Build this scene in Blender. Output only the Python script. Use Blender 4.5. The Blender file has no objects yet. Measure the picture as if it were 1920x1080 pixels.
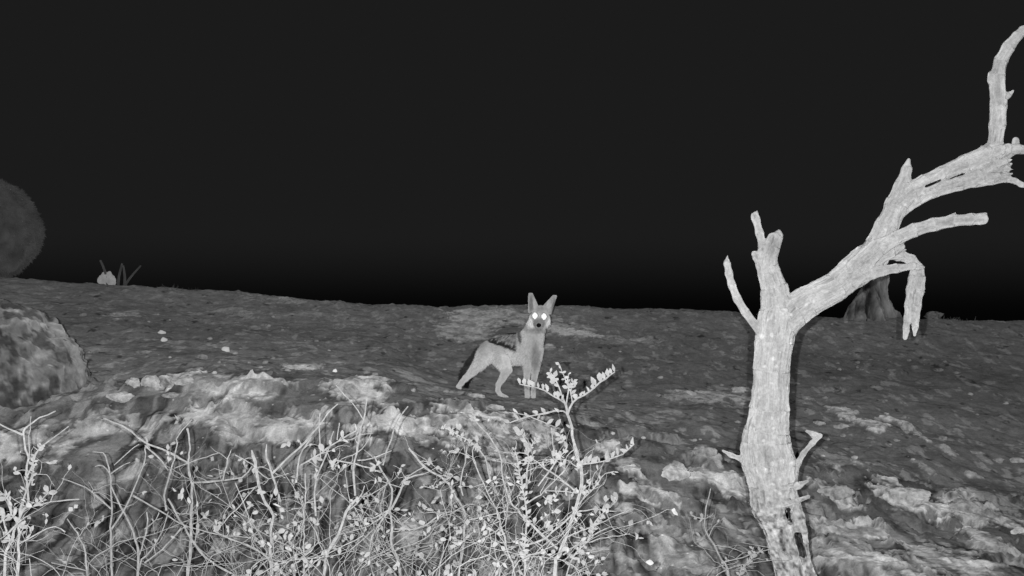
import bpy, math, random
import numpy as np
from mathutils import Vector

random.seed(7)
rng = np.random.default_rng(11)

# ------------------------------------------------------------------ camera
F = 1900.0            # focal length in photo pixels (1920 wide)
H = 1.0               # height of the lens above the foot of the bank
scene = bpy.context.scene
cam_data = bpy.data.cameras.new('camera')
cam_data.sensor_width = 36.0
cam_data.lens = 36.0 * F / 1920.0
cam_data.clip_start = 0.05
cam_data.clip_end = 1000.0
cam = bpy.data.objects.new('camera', cam_data)
cam.location = (0, 0, H)
cam.rotation_euler = (math.radians(90), 0, 0)
scene.collection.objects.link(cam)
scene.camera = cam

# ------------------------------------------------------------------ night sky
world = bpy.data.worlds.new('World')
scene.world = world
world.use_nodes = True
wn = world.node_tree
wn.nodes.clear()
w_out = wn.nodes.new('ShaderNodeOutputWorld')
w_bg = wn.nodes.new('ShaderNodeBackground')
w_tc = wn.nodes.new('ShaderNodeTexCoord')
w_sep = wn.nodes.new('ShaderNodeSeparateXYZ')
w_map = wn.nodes.new('ShaderNodeMapRange')
w_map.interpolation_type = 'SMOOTHSTEP'
w_map.inputs['From Min'].default_value = -0.030
w_map.inputs['From Max'].default_value = 0.055
w_map.inputs['To Min'].default_value = 0.0012
w_map.inputs['To Max'].default_value = 0.0110
wn.links.new(w_tc.outputs['Generated'], w_sep.inputs[0])
wn.links.new(w_sep.outputs['Z'], w_map.inputs['Value'])
wn.links.new(w_map.outputs[0], w_bg.inputs['Strength'])
w_bg.inputs['Color'].default_value = (1, 1, 1, 1)
wn.links.new(w_bg.outputs[0], w_out.inputs[0])

# ------------------------------------------------------------------ the infrared flash of the trail camera: an LED bank on each side of the lens
for sx, pw in ((-0.034, 620.0), (0.029, 430.0)):
    ld = bpy.data.lights.new('infrared_flash', 'POINT')
    ld.energy = pw
    ld.shadow_soft_size = 0.004
    ld.color = (1, 1, 1)
    lo = bpy.data.objects.new('infrared_flash', ld)
    lo.location = (sx, 0.0, H + 0.006)
    scene.collection.objects.link(lo)

scene.view_settings.view_transform = 'Standard'
scene.view_settings.look = 'None'
scene.view_settings.exposure = 0.0
scene.view_settings.gamma = 1.0
scene.cycles.max_bounces = 4

# ------------------------------------------------------------------ helpers
def P(px, py, Y):
    return Vector(((px - 960.0) / F * Y, Y, H - (py - 540.0) / F * Y))

def hash3(ix, iy, iz, seed):
    h = (ix.astype(np.int64) * 374761393 + iy.astype(np.int64) * 668265263 + iz.astype(np.int64) * 2147483647 + seed * 974634777) & 0xFFFFFFFF
    h = ((h ^ (h >> 13)) * 1274126177) & 0xFFFFFFFF
    h = ((h ^ (h >> 16)) * 2246822519) & 0xFFFFFFFF
    h = h ^ (h >> 15)
    return (h & 0xFFFFFF) / float(0xFFFFFF)

def vnoise(x, y, z=None, seed=0):
    """value noise, -1..1"""
    x = np.asarray(x, float); y = np.asarray(y, float)
    z = np.zeros_like(x) if z is None else np.asarray(z, float)
    ix = np.floor(x); iy = np.floor(y); iz = np.floor(z)
    fx = x - ix; fy = y - iy; fz = z - iz
    fx = fx * fx * fx * (fx * (fx * 6 - 15) + 10); fy = fy * fy * fy * (fy * (fy * 6 - 15) + 10); fz = fz * fz * (3 - 2 * fz)
    r = 0
    for dx in (0, 1):
        wx = fx if dx else 1 - fx
        for dy in (0, 1):
            wy = fy if dy else 1 - fy
            for dz in (0, 1):
                wz = fz if dz else 1 - fz
                r = r + wx * wy * wz * hash3(ix + dx, iy + dy, iz + dz, seed)
    return r * 2 - 1

def fbm(x, y, z=None, octaves=4, seed=0, gain=0.5):
    a = 1.0; s = 0; t = 0
    for o in range(octaves):
        k = 2.03 ** o
        s = s + a * vnoise(x * k + 13.7 * o, y * k - 7.1 * o, None if z is None else z * k + 3.3 * o, seed + o)
        t += a; a *= gain
    return s / t

def smooth01(t):
    t = np.clip(t, 0, 1)
    return t * t * (3 - 2 * t)

def link_mesh(name, verts, faces, mat, parent=None, smooth=True, attr=None):
    me = bpy.data.meshes.new(name)
    verts = np.asarray(verts, dtype=np.float32)
    if isinstance(faces, np.ndarray) and faces.ndim == 2:
        n, k = faces.shape
        me.vertices.add(len(verts)); me.vertices.foreach_set('co', verts.ravel())
        me.loops.add(n * k); me.loops.foreach_set('vertex_index', faces.astype(np.int32).ravel())
        me.polygons.add(n)
        me.polygons.foreach_set('loop_start', np.arange(0, n * k, k, dtype=np.int32))
        me.update(calc_edges=True); me.validate()
    else:
        me.from_pydata([tuple(map(float, v)) for v in verts], [], faces)
    if attr is not None:
        for an, av in attr.items():
            a = me.attributes.new(an, 'FLOAT', 'POINT')
            a.data.foreach_set('value', np.asarray(av, dtype=np.float32))
    me.polygons.foreach_set('use_smooth', [smooth] * len(me.polygons))
    me.materials.append(mat)
    o = bpy.data.objects.new(name, me)
    scene.collection.objects.link(o)
    if parent is not None:
        o.parent = parent
        o.matrix_parent_inverse = parent.matrix_world.inverted() if False else o.matrix_parent_inverse
    return o

def empty(name, loc):
    o = bpy.data.objects.new(name, None)
    o.location = loc
    o.empty_display_size = 0.1
    scene.collection.objects.link(o)
    return o

def tag(o, label=None, cat=None, group=None, kind=None):
    if label: o['label'] = label
    if cat: o['category'] = cat
    if group: o['group'] = group
    if kind: o['kind'] = kind
    return o

# ------------------------------------------------------------------ materials (all greys: an infrared photograph)
def mat_base(name, rough=1.0):
    m = bpy.data.materials.new(name)
    m.use_nodes = True
    nt = m.node_tree
    nt.nodes.clear()
    out = nt.nodes.new('ShaderNodeOutputMaterial')
    d = nt.nodes.new('ShaderNodeBsdfDiffuse')
    d.inputs['Roughness'].default_value = rough
    nt.links.new(d.outputs[0], out.inputs[0])
    return m, nt, d

def N(nt, t, **kw):
    n = nt.nodes.new(t)
    for k, v in kw.items():
        if k in n.inputs: n.inputs[k].default_value = v
        else: setattr(n, k, v)
    return n

def math_node(nt, op, a, b=None, clamp=False):
    n = nt.nodes.new('ShaderNodeMath'); n.operation = op; n.use_clamp = clamp
    for i, v in enumerate((a, b)):
        if v is None: continue
        if isinstance(v, (int, float)): n.inputs[i].default_value = v
        else: nt.links.new(v, n.inputs[i])
    return n.outputs[0]

def maprange(nt, v, a, b, c, d):
    n = nt.nodes.new('ShaderNodeMapRange')
    nt.links.new(v, n.inputs['Value'])
    n.inputs['From Min'].default_value = a; n.inputs['From Max'].default_value = b
    n.inputs['To Min'].default_value = c; n.inputs['To Max'].default_value = d
    return n.outputs[0]

def coords(nt, scale=(1, 1, 1), kind='Object'):
    tc = nt.nodes.new('ShaderNodeTexCoord')
    mp = nt.nodes.new('ShaderNodeMapping')
    mp.inputs['Scale'].default_value = scale
    nt.links.new(tc.outputs[kind], mp.inputs[0])
    return mp.outputs[0]

def noise(nt, vec, scale, detail=4, rough=0.55, dist=0.0):
    n = nt.nodes.new('ShaderNodeTexNoise')
    n.inputs['Scale'].default_value = scale; n.inputs['Detail'].default_value = detail
    n.inputs['Roughness'].default_value = rough; n.inputs['Distortion'].default_value = dist
    nt.links.new(vec, n.inputs['Vector'])
    return n.outputs['Fac']

def bump(nt, d, h, strength, dist):
    b = nt.nodes.new('ShaderNodeBump')
    b.inputs['Strength'].default_value = strength; b.inputs['Distance'].default_value = dist
    nt.links.new(h, b.inputs['Height'])
    nt.links.new(b.outputs[0], d.inputs['Normal'])

def m_ground():
    m, nt, d = mat_base('dry_soil')
    a = nt.nodes.new('ShaderNodeAttribute'); a.attribute_name = 'albedo'
    v = coords(nt)
    n1 = noise(nt, v, 9, 6, 0.65)
    n2 = noise(nt, v, 42, 7, 0.78)
    n3 = noise(nt, v, 190, 2, 0.6)
    k = math_node(nt, 'MULTIPLY', maprange(nt, n1, 0.3, 0.7, 0.76, 1.24), maprange(nt, n2, 0.3, 0.7, 0.70, 1.3))
    k = math_node(nt, 'MULTIPLY', k, maprange(nt, n3, 0.3, 0.7, 0.85, 1.15))
    c = math_node(nt, 'MULTIPLY', a.outputs['Fac'], k)
    vor = nt.nodes.new('ShaderNodeTexVoronoi'); vor.inputs['Scale'].default_value = 26
    nt.links.new(v, vor.inputs['Vector'])
    grit = maprange(nt, vor.outputs['Distance'], 0.07, 0.16, 1.0, 0.0)
    sel = nt.nodes.new('ShaderNodeSeparateColor'); nt.links.new(vor.outputs['Color'], sel.inputs[0])
    grit = math_node(nt, 'MULTIPLY', grit, math_node(nt, 'GREATER_THAN', sel.outputs[0], 0.86))
    grit = math_node(nt, 'MULTIPLY', math_node(nt, 'MAXIMUM', grit, 0.0), 0.22)
    c = math_node(nt, 'ADD', c, grit, True)
    cc = nt.nodes.new('ShaderNodeCombineColor')
    for i in range(3): nt.links.new(c, cc.inputs[i])
    nt.links.new(cc.outputs[0], d.inputs['Color'])
    bump(nt, d, n2, 0.35, 0.012)
    return m

def m_attr(name, n_scale=60, lo=0.8, hi=1.2, stretch=(1, 1, 1), bs=0.5, bd=0.004):
    m, nt, d = mat_base(name)
    a = nt.nodes.new('ShaderNodeAttribute'); a.attribute_name = 'albedo'
    v = coords(nt, stretch)
    n = noise(nt, v, n_scale, 4, 0.6)
    c = math_node(nt, 'MULTIPLY', a.outputs['Fac'], maprange(nt, n, 0.3, 0.7, lo, hi))
    cc = nt.nodes.new('ShaderNodeCombineColor')
    for i in range(3): nt.links.new(c, cc.inputs[i])
    nt.links.new(cc.outputs[0], d.inputs['Color'])
    bump(nt, d, n, bs, bd)
    return m

def m_plain(name, g, n_scale=40, lo=0.75, hi=1.25, bs=0.3, bd=0.002):
    m, nt, d = mat_base(name)
    v = coords(nt)
    n = noise(nt, v, n_scale, 4, 0.6)
    c = maprange(nt, n, 0.3, 0.7, g * lo, g * hi)
    cc = nt.nodes.new('ShaderNodeCombineColor')
    for i in range(3): nt.links.new(c, cc.inputs[i])
    nt.links.new(cc.outputs[0], d.inputs['Color'])
    bump(nt, d, n, bs, bd)
    return m

MAT = {
    'ground': m_ground(),
    'wood': m_attr('weathered_dead_wood', 120, 0.86, 1.12, (1, 1, 0.25), 0.6, 0.004),
    'stump': m_attr('far_stump_wood', 14, 0.65, 1.35, (1, 1, 0.3), 0.8, 0.03),
    'stone': m_plain('pale_limestone', 0.40, 34, 0.45, 1.4, 0.9, 0.02),
    'stone2': m_plain('grey_limestone', 0.27, 34, 0.45, 1.45, 0.9, 0.02),
    'mound': m_attr('crusted_earth', 30, 0.7, 1.3, (1, 1, 1), 0.6, 0.015),
    'quartz': m_plain('white_quartz', 0.8, 20, 0.8, 1.1, 0.4, 0.01),
    'twig': m_plain('dry_twig_bark', 0.155, 90, 0.7, 1.3),
    'leaf': m_plain('small_pale_leaves', 0.165, 70, 0.8, 1.2),
    'fur': m_attr('short_coat', 90, 0.9, 1.1, (1, 1, 1), 0.4, 0.004),
    'farleaf': m_plain('far_fine_foliage', 0.22, 5, 0.6, 1.4),
    'nose': m_plain('dark_wet_nose', 0.012, 90, 0.8, 1.2),
    'straw': m_plain('dry_straw', 0.3, 60, 0.7, 1.3),
}
def m_eye():
    m = bpy.data.materials.new('eyeshine'); m.use_nodes = True
    nt = m.node_tree; nt.nodes.clear()
    out = nt.nodes.new('ShaderNodeOutputMaterial'); g = nt.nodes.new('ShaderNodeBsdfAnisotropic')
    g.inputs['Color'].default_value = (0.9, 0.9, 0.9, 1); g.inputs['Roughness'].default_value = 0.45
    df = nt.nodes.new('ShaderNodeBsdfDiffuse'); df.inputs['Color'].default_value = (.9, .9, .9, 1); mx = nt.nodes.new('ShaderNodeMixShader'); mx.inputs[0].default_value = .4
    nt.links.new(g.outputs[0], mx.inputs[1]); nt.links.new(df.outputs[0], mx.inputs[2]); nt.links.new(mx.outputs[0], out.inputs[0])
    return m
MAT['eye'] = m_eye()
def m_wood():
    m, nt, d = mat_base('weathered_dead_wood')
    a = nt.nodes.new('ShaderNodeAttribute'); a.attribute_name = 'albedo'
    g = nt.nodes.new('ShaderNodeAttribute'); g.attribute_name = 'grain'
    n1 = noise(nt, g.outputs['Vector'], 210, 5, 0.7)
    n2 = noise(nt, g.outputs['Vector'], 75, 4, 0.6, 0.4)
    n3 = noise(nt, coords(nt), 150, 4, 0.7)
    k = math_node(nt, 'MULTIPLY', maprange(nt, n1, 0.3, 0.7, 0.78, 1.2), maprange(nt, n3, 0.3, 0.7, 0.80, 1.18))
    crack = maprange(nt, n2, 0.33, 0.39, 0.62, 1.0)
    crack = math_node(nt, 'MINIMUM', math_node(nt, 'MAXIMUM', crack, 0.55), 1.0)
    k = math_node(nt, 'MULTIPLY', k, crack)
    c = math_node(nt, 'MULTIPLY', a.outputs['Fac'], math_node(nt, 'MULTIPLY', k, 1.16))
    cc = nt.nodes.new('ShaderNodeCombineColor')
    for i in range(3): nt.links.new(c, cc.inputs[i])
    nt.links.new(cc.outputs[0], d.inputs['Color'])
    bump(nt, d, math_node(nt, 'ADD', n1, math_node(nt, 'MULTIPLY', crack, 0.8)), 0.8, 0.004)
    return m
MAT['wood'] = m_wood()

# ------------------------------------------------------------------ terrain
ROW_Y = np.array([0.5, 2.0, 3.0, 3.5, 4.0, 4.35, 4.62, 5.2, 5.9, 6.3, 6.8, 7.5, 8.3, 8.8, 9.0])
COL = np.array([-400, 0, 170, 400, 700, 860, 1000, 1300, 1600, 1920, 2400])
TAB = np.array([
    [4340] * 11,
    [1490] * 11,
    [1160] * 11,
    [1030, 1040, 1040, 1035, 1030, 1035, 1045, 1060, 1070, 1080, 1100],
    [900, 905, 900, 880, 885, 905, 925, 970, 1010, 1040, 1070],
    [800, 810, 800, 775, 785, 810, 840, 905, 960, 1000, 1040],
    [740, 750, 735, 712, 728, 762, 790, 855, 915, 970, 1010],
    [700, 715, 708, 690, 708, 745, 765, 805, 855, 900, 940],
    [665, 672, 680, 675, 695, 736, 752, 772, 800, 830, 860],
    [640, 646, 655, 660, 682, 726, 742, 752, 768, 790, 820],
    [610, 616, 628, 640, 662, 700, 712, 722, 735, 750, 780],
    [570, 578, 592, 610, 632, 650, 660, 672, 686, 700, 720],
    [535, 545, 558, 575, 596, 604, 608, 618, 632, 642, 660],
    [515, 527, 538, 552, 572, 579, 580, 590, 602, 611, 625],
    [510, 522, 533, 546, 572, 576, 573, 583, 597, 604, 620]], float)
ROW_Z = H - (TAB - 540.0) / F * ROW_Y[:, None]
ROW_Z[0] = 0.0
ROW_Z[1] = 0.0

PATCHES = []          # pale crust: world x, y, rx, ry, amount

def base_h(x, y):
    x = np.asarray(x, float); y = np.asarray(y, float)
    yy = np.clip(y, 0.5, 9.0)
    px = 960 + x / np.maximum(yy, 0.5) * F
    ci = np.clip(np.searchsorted(COL, px) - 1, 0, len(COL) - 2)
    ri = np.clip(np.searchsorted(ROW_Y, yy) - 1, 0, len(ROW_Y) - 2)
    tx = smooth01((px - COL[ci]) / (COL[ci + 1] - COL[ci])) * 0.5 + np.clip((px - COL[ci]) / (COL[ci + 1] - COL[ci]), 0, 1) * 0.5
    ty = np.clip((yy - ROW_Y[ri]) / (ROW_Y[ri + 1] - ROW_Y[ri]), 0, 1)
    a = ROW_Z[ri, ci] * (1 - tx) + ROW_Z[ri, ci + 1] * tx
    b = ROW_Z[ri + 1, ci] * (1 - tx) + ROW_Z[ri + 1, ci + 1] * tx
    z = a * (1 - ty) + b * ty
    back = np.maximum(y - 9.0, 0)
    z = z - np.minimum(back, 0.6) ** 2 * 0.12 - np.maximum(back - 0.6, 0) * 0.144
    return z

def bank_mask(x, y):
    s = smooth01((y - 2.9) / 0.5) * (1 - smooth01((y - 4.7) / 0.7))
    return s

def ground_h(x, y):
    z = base_h(x, y)
    bk = bank_mask(x, y)
    calm = 1 - 0.75 * np.exp(-(((x - 0.0) / 0.45) ** 2 + ((y - 6.35) / 0.5) ** 2))
    far = smooth01((y - 8.2) / 0.8)
    wx = x + 0.06 * vnoise(x * 5, y * 5, seed=91); wy = y + 0.06 * vnoise(x * 5 + 9, y * 5, seed=92)
    n1 = fbm(wx * 3.2, wy * 3.2, octaves=3, seed=1)
    n2 = fbm(wx * 11, wy * 11, octaves=3, seed=5)
    n3 = fbm(x * 38, y * 38, octaves=2, seed=9)
    ridge = 1 - np.abs(fbm(wx * 4.5, wy * 2.4, octaves=4, seed=21)) * 2.6
    rill = fbm(x * 17, y * 3.2 + z * 5, octaves=3, seed=33)
    z = z + calm * (1 - 0.45 * far) * (0.030 * n1 + 0.013 * n2 + 0.0035 * n3)
    z = z + bk * (0.016 * ridge + 0.006 * rill + 0.011 * n2 + 0.006 * fbm(x * 60, y * 60, octaves=2, seed=35))
    # small ledges where the soil has worn back in layers
    st = 0.085
    q = (z + 0.05 * n1 + 0.02 * n2) / st
    fr = q - np.floor(q)
    ter = (np.floor(q) + smooth01((fr - 0.25) / 0.5)) * st
    z = z + (ter - (z + 0.05 * n1 + 0.02 * n2)) * 0.42 * bk
    crest = np.exp(-((y - 8.9) / 0.35) ** 2)
    z = z + crest * (0.010 * n2 + 0.016 * np.maximum(fbm(x * 16, y * 9, octaves=3, seed=37), 0))
    return z

def hit(px, py, y0=2.6, y1=12.0):
    """where the ray through a photo pixel meets the terrain"""
    ys = np.linspace(y0, y1, 1600)
    xs = (px - 960) / F * ys
    zs = H - (py - 540) / F * ys
    g = ground_h(xs, ys)
    k = np.where(zs <= g)[0]
    i = k[0] if len(k) else int(np.argmin(zs - g))
    return float(xs[i]), float(ys[i]), float(g[i])

PATCH_PX = [
    # px, py, half width, half height (photo pixels), amount
    (347, 704, 34, 6, 1), (464, 716, 40, 18, .9), (513, 720, 16, 12, .7), (635, 735, 48, 20, .8), (569, 693, 26, 4, .8),
    (700, 712, 30, 6, .8), (420, 735, 28, 6, .9), (383, 775, 42, 20, .8), (450, 800, 60, 30, .6), (560, 800, 60, 24, .7),
    (300, 790, 40, 18, .7), (200, 800, 50, 22, .6), (110, 830, 50, 24, .5), (20, 830, 40, 30, .9), (760, 805, 60, 28, .9),
    (860, 800, 60, 34, .9), (930, 800, 44, 30, .8), (700, 800, 40, 24, .8), (1000, 810, 40, 24, .7),
    (904, 595, 66, 17, .62), (870, 622, 50, 14, .4), (990, 600, 40, 12, .45), (1044, 619, 20, 6, .8), (1068, 626, 22, 6, .8), (1102, 629, 24, 5, .75), (1029, 650, 14, 5, .6),
    (1040, 610, 60, 12, .4), (1000, 590, 50, 10, .3), (230, 590, 30, 6, .4), (440, 580, 60, 6, .25), (520, 560, 60, 4, .3),
    (1330, 745, 70, 10, .5), (1390, 733, 20, 5, .9), (1180, 640, 60, 6, .2),
    (1585, 776, 30, 10, .8), (1631, 792, 26, 9, 1), (1666, 787, 20, 5, 1), (1645, 805, 20, 6, 1), (1703, 804, 15, 12, .9),
    (1568, 925, 38, 16, .75), (1677, 907, 40, 7, 1), (1709, 941, 50, 20, 1), (1814, 953, 60, 18, .85), (1870, 975, 60, 14, .7),
    (1821, 995, 28, 7, .9), (1825, 890, 16, 6, .6), (1740, 883, 12, 9, .5), (1560, 860, 40, 20, .35), (1775, 846, 16, 8, .5),
    (1269, 891, 30, 18, .9), (1347, 897, 64, 16, .8), (1222, 929, 56, 18, .8), (1143, 838, 26, 10, .8), (1325, 849, 26, 12, .5),
    (1189, 883, 20, 4, .9), (1160, 870, 40, 16, .5), (1373, 920, 30, 10, .8), (1200, 980, 60, 20, .6), (1130, 1040, 60, 30, .8), (1290, 1050, 60, 30, .6),
    (1600, 1000, 70, 14, .7), (1640, 1055, 80, 24, .9), (1780, 1060, 90, 26, .8), (1900, 1050, 60, 24, .7), (1560, 1040, 40, 30, .8),
]
for (px, py, rx, ry, am) in PATCH_PX:
    x, y, z = hit(px, py)
    _, ya, _ = hit(px, py - ry)
    _, yb, _ = hit(px, py + ry)
    PATCHES.append((x, y, rx / F * y, max(abs(ya - yb) * 0.5, 0.02), am))

def albedo_field(x, y, z):
    bk = bank_mask(x, y)
    n1 = fbm(x * 2.6, y * 2.6, octaves=4, seed=61)
    n2 = fbm(x * 6, y * 10, octaves=5, seed=67, gain=0.68)
    n3 = fbm(x * 30, y * 16, octaves=3, seed=71)
    a = 0.150 + 0.05 * n1 + 0.055 * n2 + 0.03 * n3
    a = a * (1 - 0.20 * smooth01((x - 0.1) / 0.8) - 0.05)
    a = a + 0.028 * smooth01((y - 5.2) / 1.5) + 0.07 * smooth01((y - 7.2) / 1.4)  # paler with distance, offsetting the flash falloff in the albedo
    pale = smooth01((fbm(x * 6.5, y * 4.0, octaves=5, seed=77, gain=0.6) - 0.02) / 0.28)
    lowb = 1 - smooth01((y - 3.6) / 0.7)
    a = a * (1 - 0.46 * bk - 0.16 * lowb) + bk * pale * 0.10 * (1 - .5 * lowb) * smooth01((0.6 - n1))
    spot = smooth01((fbm(x * 14, y * 8, octaves=4, seed=81, gain=0.6) - 0.26) / 0.1)
    a = a + spot * 0.10
    pit = smooth01((fbm(x * 15, y * 12, octaves=3, seed=85) - 0.56) / 0.06)
    a = a * (1 - 0.6 * pit)
    st = fbm(x * 34, z * 7 + y * 2.0, octaves=4, seed=88, gain=0.6)
    hs = fbm(x * 5, z * 34 + 2 * n1, octaves=4, seed=89, gain=0.6)
    lb = 1 - smooth01((y - 3.7) / 0.5)
    a = a + bk * (np.clip(st, -0.5, 0.6) * (0.03 + 0.10 * lb) + 0.07 * hs * (1 - lb))
    wx = fbm(x * 11, y * 11 + z * 8, octaves=6, seed=41, gain=0.66); wy = fbm(x * 11, y * 9 + z * 8, octaves=6, seed=43, gain=0.66)
    tot = np.zeros_like(x)
    for (cx, cy, rx, ry, am) in PATCHES:
        sel = (np.abs(x - cx) < rx * 1.9 + 0.05) & (np.abs(y - cy) < ry * 1.9 + 0.1)
        if not sel.any(): continue
        d = np.sqrt(((x[sel] - cx) / rx + 1.0 * wx[sel]) ** 2 + ((y[sel] - cy) / ry + 1.5 * wy[sel]) ** 2)
        w = am * (1 - smooth01((d - 0.92) / 0.16))
        tot[sel] = np.maximum(tot[sel], w)
    mf = fbm(x * 15, y * 11 + z * 9, octaves=6, seed=55, gain=0.68)
    mott = 0.42 + 0.58 * smooth01((mf + 0.16) / 0.26) + 0.5 * fbm(x * 45, y * 40, octaves=3, seed=56)
    a = a + tot * np.clip(mott, 0.1, 1.25) * (0.17 + 0.17 * smooth01((y - 3.7) / 0.5) + 0.10 * smooth01((y - 4.6) / 1.0) + 0.14 * smooth01((y - 6.5) / 1.2))  # far patches painted paler to make up for the weaker flash
    return np.clip(a, 0.02, 0.6), tot

def axis_y():
    v = [0.3]
    while v[-1] < 2.7: v.append(v[-1] + 0.06)
    while v[-1] < 9.6: v.append(v[-1] + 0.0068 + 0.0007 * max(v[-1] - 3, 0))
    s = 0.02
    while v[-1] < 90: v.append(v[-1] + s); s *= 1.12
    w = [0.3 - 0.1 * 1.4 ** k for k in range(17)]
    return np.array(sorted(w + v))
def axis_x():
    v = [0.0]
    while v[-1] < 2.6: v.append(v[-1] + 0.0085)
    while v[-1] < 4.9: v.append(v[-1] + 0.013)
    s = 0.03
    while v[-1] < 80: v.append(v[-1] + s); s *= 1.13
    v = np.array(v)
    return np.concatenate([-v[:0:-1], v])
ax, ay = axis_x(), axis_y()
GX, GY = np.meshgrid(ax, ay)
GZ = ground_h(GX, GY)
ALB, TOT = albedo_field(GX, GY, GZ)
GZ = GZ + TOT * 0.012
nx_, ny_ = len(ax), len(ay)
idx = np.arange(nx_ * ny_).reshape(ny_, nx_)
gf = np.stack([idx[:-1, :-1].ravel(), idx[:-1, 1:].ravel(), idx[1:, 1:].ravel(), idx[1:, :-1].ravel()], 1)
gv = np.stack([GX.ravel(), GY.ravel(), GZ.ravel()], 1)
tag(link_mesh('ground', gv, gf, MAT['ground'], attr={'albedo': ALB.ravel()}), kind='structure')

# ------------------------------------------------------------------ surface-net mesher for the organic bodies
def surface_net(field, origin, h):
    s = field < 0
    nx, ny, nz = field.shape
    acc = np.zeros((nx - 1, ny - 1, nz - 1, 3), np.float32); cnt = np.zeros((nx - 1, ny - 1, nz - 1), np.float32)
    corners = [(0, 0, 0), (1, 0, 0), (0, 1, 0), (1, 1, 0), (0, 0, 1), (1, 0, 1), (0, 1, 1), (1, 1, 1)]
    def sub(a, c): return a[c[0]:nx - 1 + c[0], c[1]:ny - 1 + c[1], c[2]:nz - 1 + c[2]]
    mixed = np.zeros((nx - 1, ny - 1, nz - 1), bool)
    s0 = sub(s, corners[0])
    for c in corners[1:]: mixed |= (sub(s, c) != s0)
    I, J, K = np.where(mixed)
    A = np.zeros((len(I), 3)); Cn = np.zeros(len(I))
    for a in range(8):
        for b in range(a + 1, 8):
            ca, cb = corners[a], corners[b]
            if sum(abs(ca[i] - cb[i]) for i in range(3)) != 1: continue
            fa = field[I + ca[0], J + ca[1], K + ca[2]]; fb = field[I + cb[0], J + cb[1], K + cb[2]]
            m = (fa < 0) != (fb < 0)
            t = np.where(m, fa / np.where(fa == fb, 1, fa - fb), 0)
            for i in range(3):
                A[:, i] += np.where(m, ca[i] + t * (cb[i] - ca[i]), 0)
            Cn += m
    A /= Cn[:, None]
    V = (np.stack([I, J, K], 1) + A) * h + np.array(origin)
    vid = -np.ones((nx - 1, ny - 1, nz - 1), np.int64)
    vid[I, J, K] = np.arange(len(I))
    faces = []
    for ax_ in range(3):
        sl = [slice(1, nx - 1), slice(1, ny - 1), slice(1, nz - 1)]
        sl[ax_] = slice(0, (nx, ny, nz)[ax_] - 1)
        sh = list(sl); sh[ax_] = slice(1, (nx, ny, nz)[ax_])
        f0 = s[tuple(sl)]; f1 = s[tuple(sh)]
        i, j, k = np.where(f0 != f1)
        base = [i + sl[0].start, j + sl[1].start, k + sl[2].start]
        flip = f0[i, j, k]
        u, w = [(1, 2), (2, 0), (0, 1)][ax_]
        def at(du, dw):
            b = [q.copy() for q in base]; b[u] = b[u] - du; b[w] = b[w] - dw
            return vid[b[0], b[1], b[2]]
        q = np.stack([at(1, 1), at(0, 1), at(0, 0), at(1, 0)], 1)
        q[~flip] = q[~flip][:, ::-1]
        faces.append(q)
    Fq = np.concatenate(faces)
    Fq = Fq[(Fq >= 0).all(1)]
    return V, Fq

def cone_field(prims, lo, hi, h, k, squash=None):
    """smooth union of tapered capsules. prims: (p0, p1, r0, r1[, yscale])"""
    lo = np.array(lo); hi = np.array(hi)
    n = np.ceil((hi - lo) / h).astype(int) + 1
    fld = np.full(tuple(n), 0.05, np.float32)
    axs = [lo[i] + h * np.arange(n[i]) for i in range(3)]
    for pr in prims:
        p0, p1, r0, r1 = np.array(pr[0]), np.array(pr[1]), pr[2], pr[3]
        ys = pr[4] if len(pr) > 4 else 1.0
        pad = max(r0, r1) * max(1, 1.0 / ys) + k + 3 * h
        a = np.maximum(((np.minimum(p0, p1) - pad - lo) / h).astype(int), 0)
        b = np.minimum(((np.maximum(p0, p1) + pad - lo) / h).astype(int) + 2, n)
        if (b <= a).any(): continue
        X, Y, Z = np.meshgrid(axs[0][a[0]:b[0]], axs[1][a[1]:b[1]], axs[2][a[2]:b[2]], indexing='ij')
        sc = np.array([1, ys, 1.0])
        d = (p1 - p0) * sc
        L2 = (d * d).sum() + 1e-12
        qx, qy, qz = X - p0[0], (Y - p0[1]) * ys, Z - p0[2]
        t = np.clip((qx * d[0] + qy * d[1] + qz * d[2]) / L2, 0, 1)
        dist = np.sqrt((qx - t * d[0]) ** 2 + (qy - t * d[1]) ** 2 + (qz - t * d[2]) ** 2) - (r0 + (r1 - r0) * t)
        cur = fld[a[0]:b[0], a[1]:b[1], a[2]:b[2]]
        kk = pr[5] if len(pr) > 5 else k
        hh = np.clip(0.5 + 0.5 * (cur - dist) / kk, 0, 1)
        fld[a[0]:b[0], a[1]:b[1], a[2]:b[2]] = cur * (1 - hh) + dist * hh - kk * hh * (1 - hh)
    return fld, axs

def carve(fld, axs, p0, p1, r, ys, k=0.004):
    X, Y, Z = np.meshgrid(*axs, indexing='ij')
    p0 = np.array(p0); p1 = np.array(p1); sc = np.array([1, ys, 1.0]); d = (p1 - p0) * sc
    qx, qy, qz = X - p0[0], (Y - p0[1]) * ys, Z - p0[2]
    t = np.clip((qx * d[0] + qy * d[1] + qz * d[2]) / (d * d).sum(), 0, 1)
    dist = np.sqrt((qx - t * d[0]) ** 2 + (qy - t * d[1]) ** 2 + (qz - t * d[2]) ** 2) - r
    return np.maximum(fld, -dist)

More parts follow.
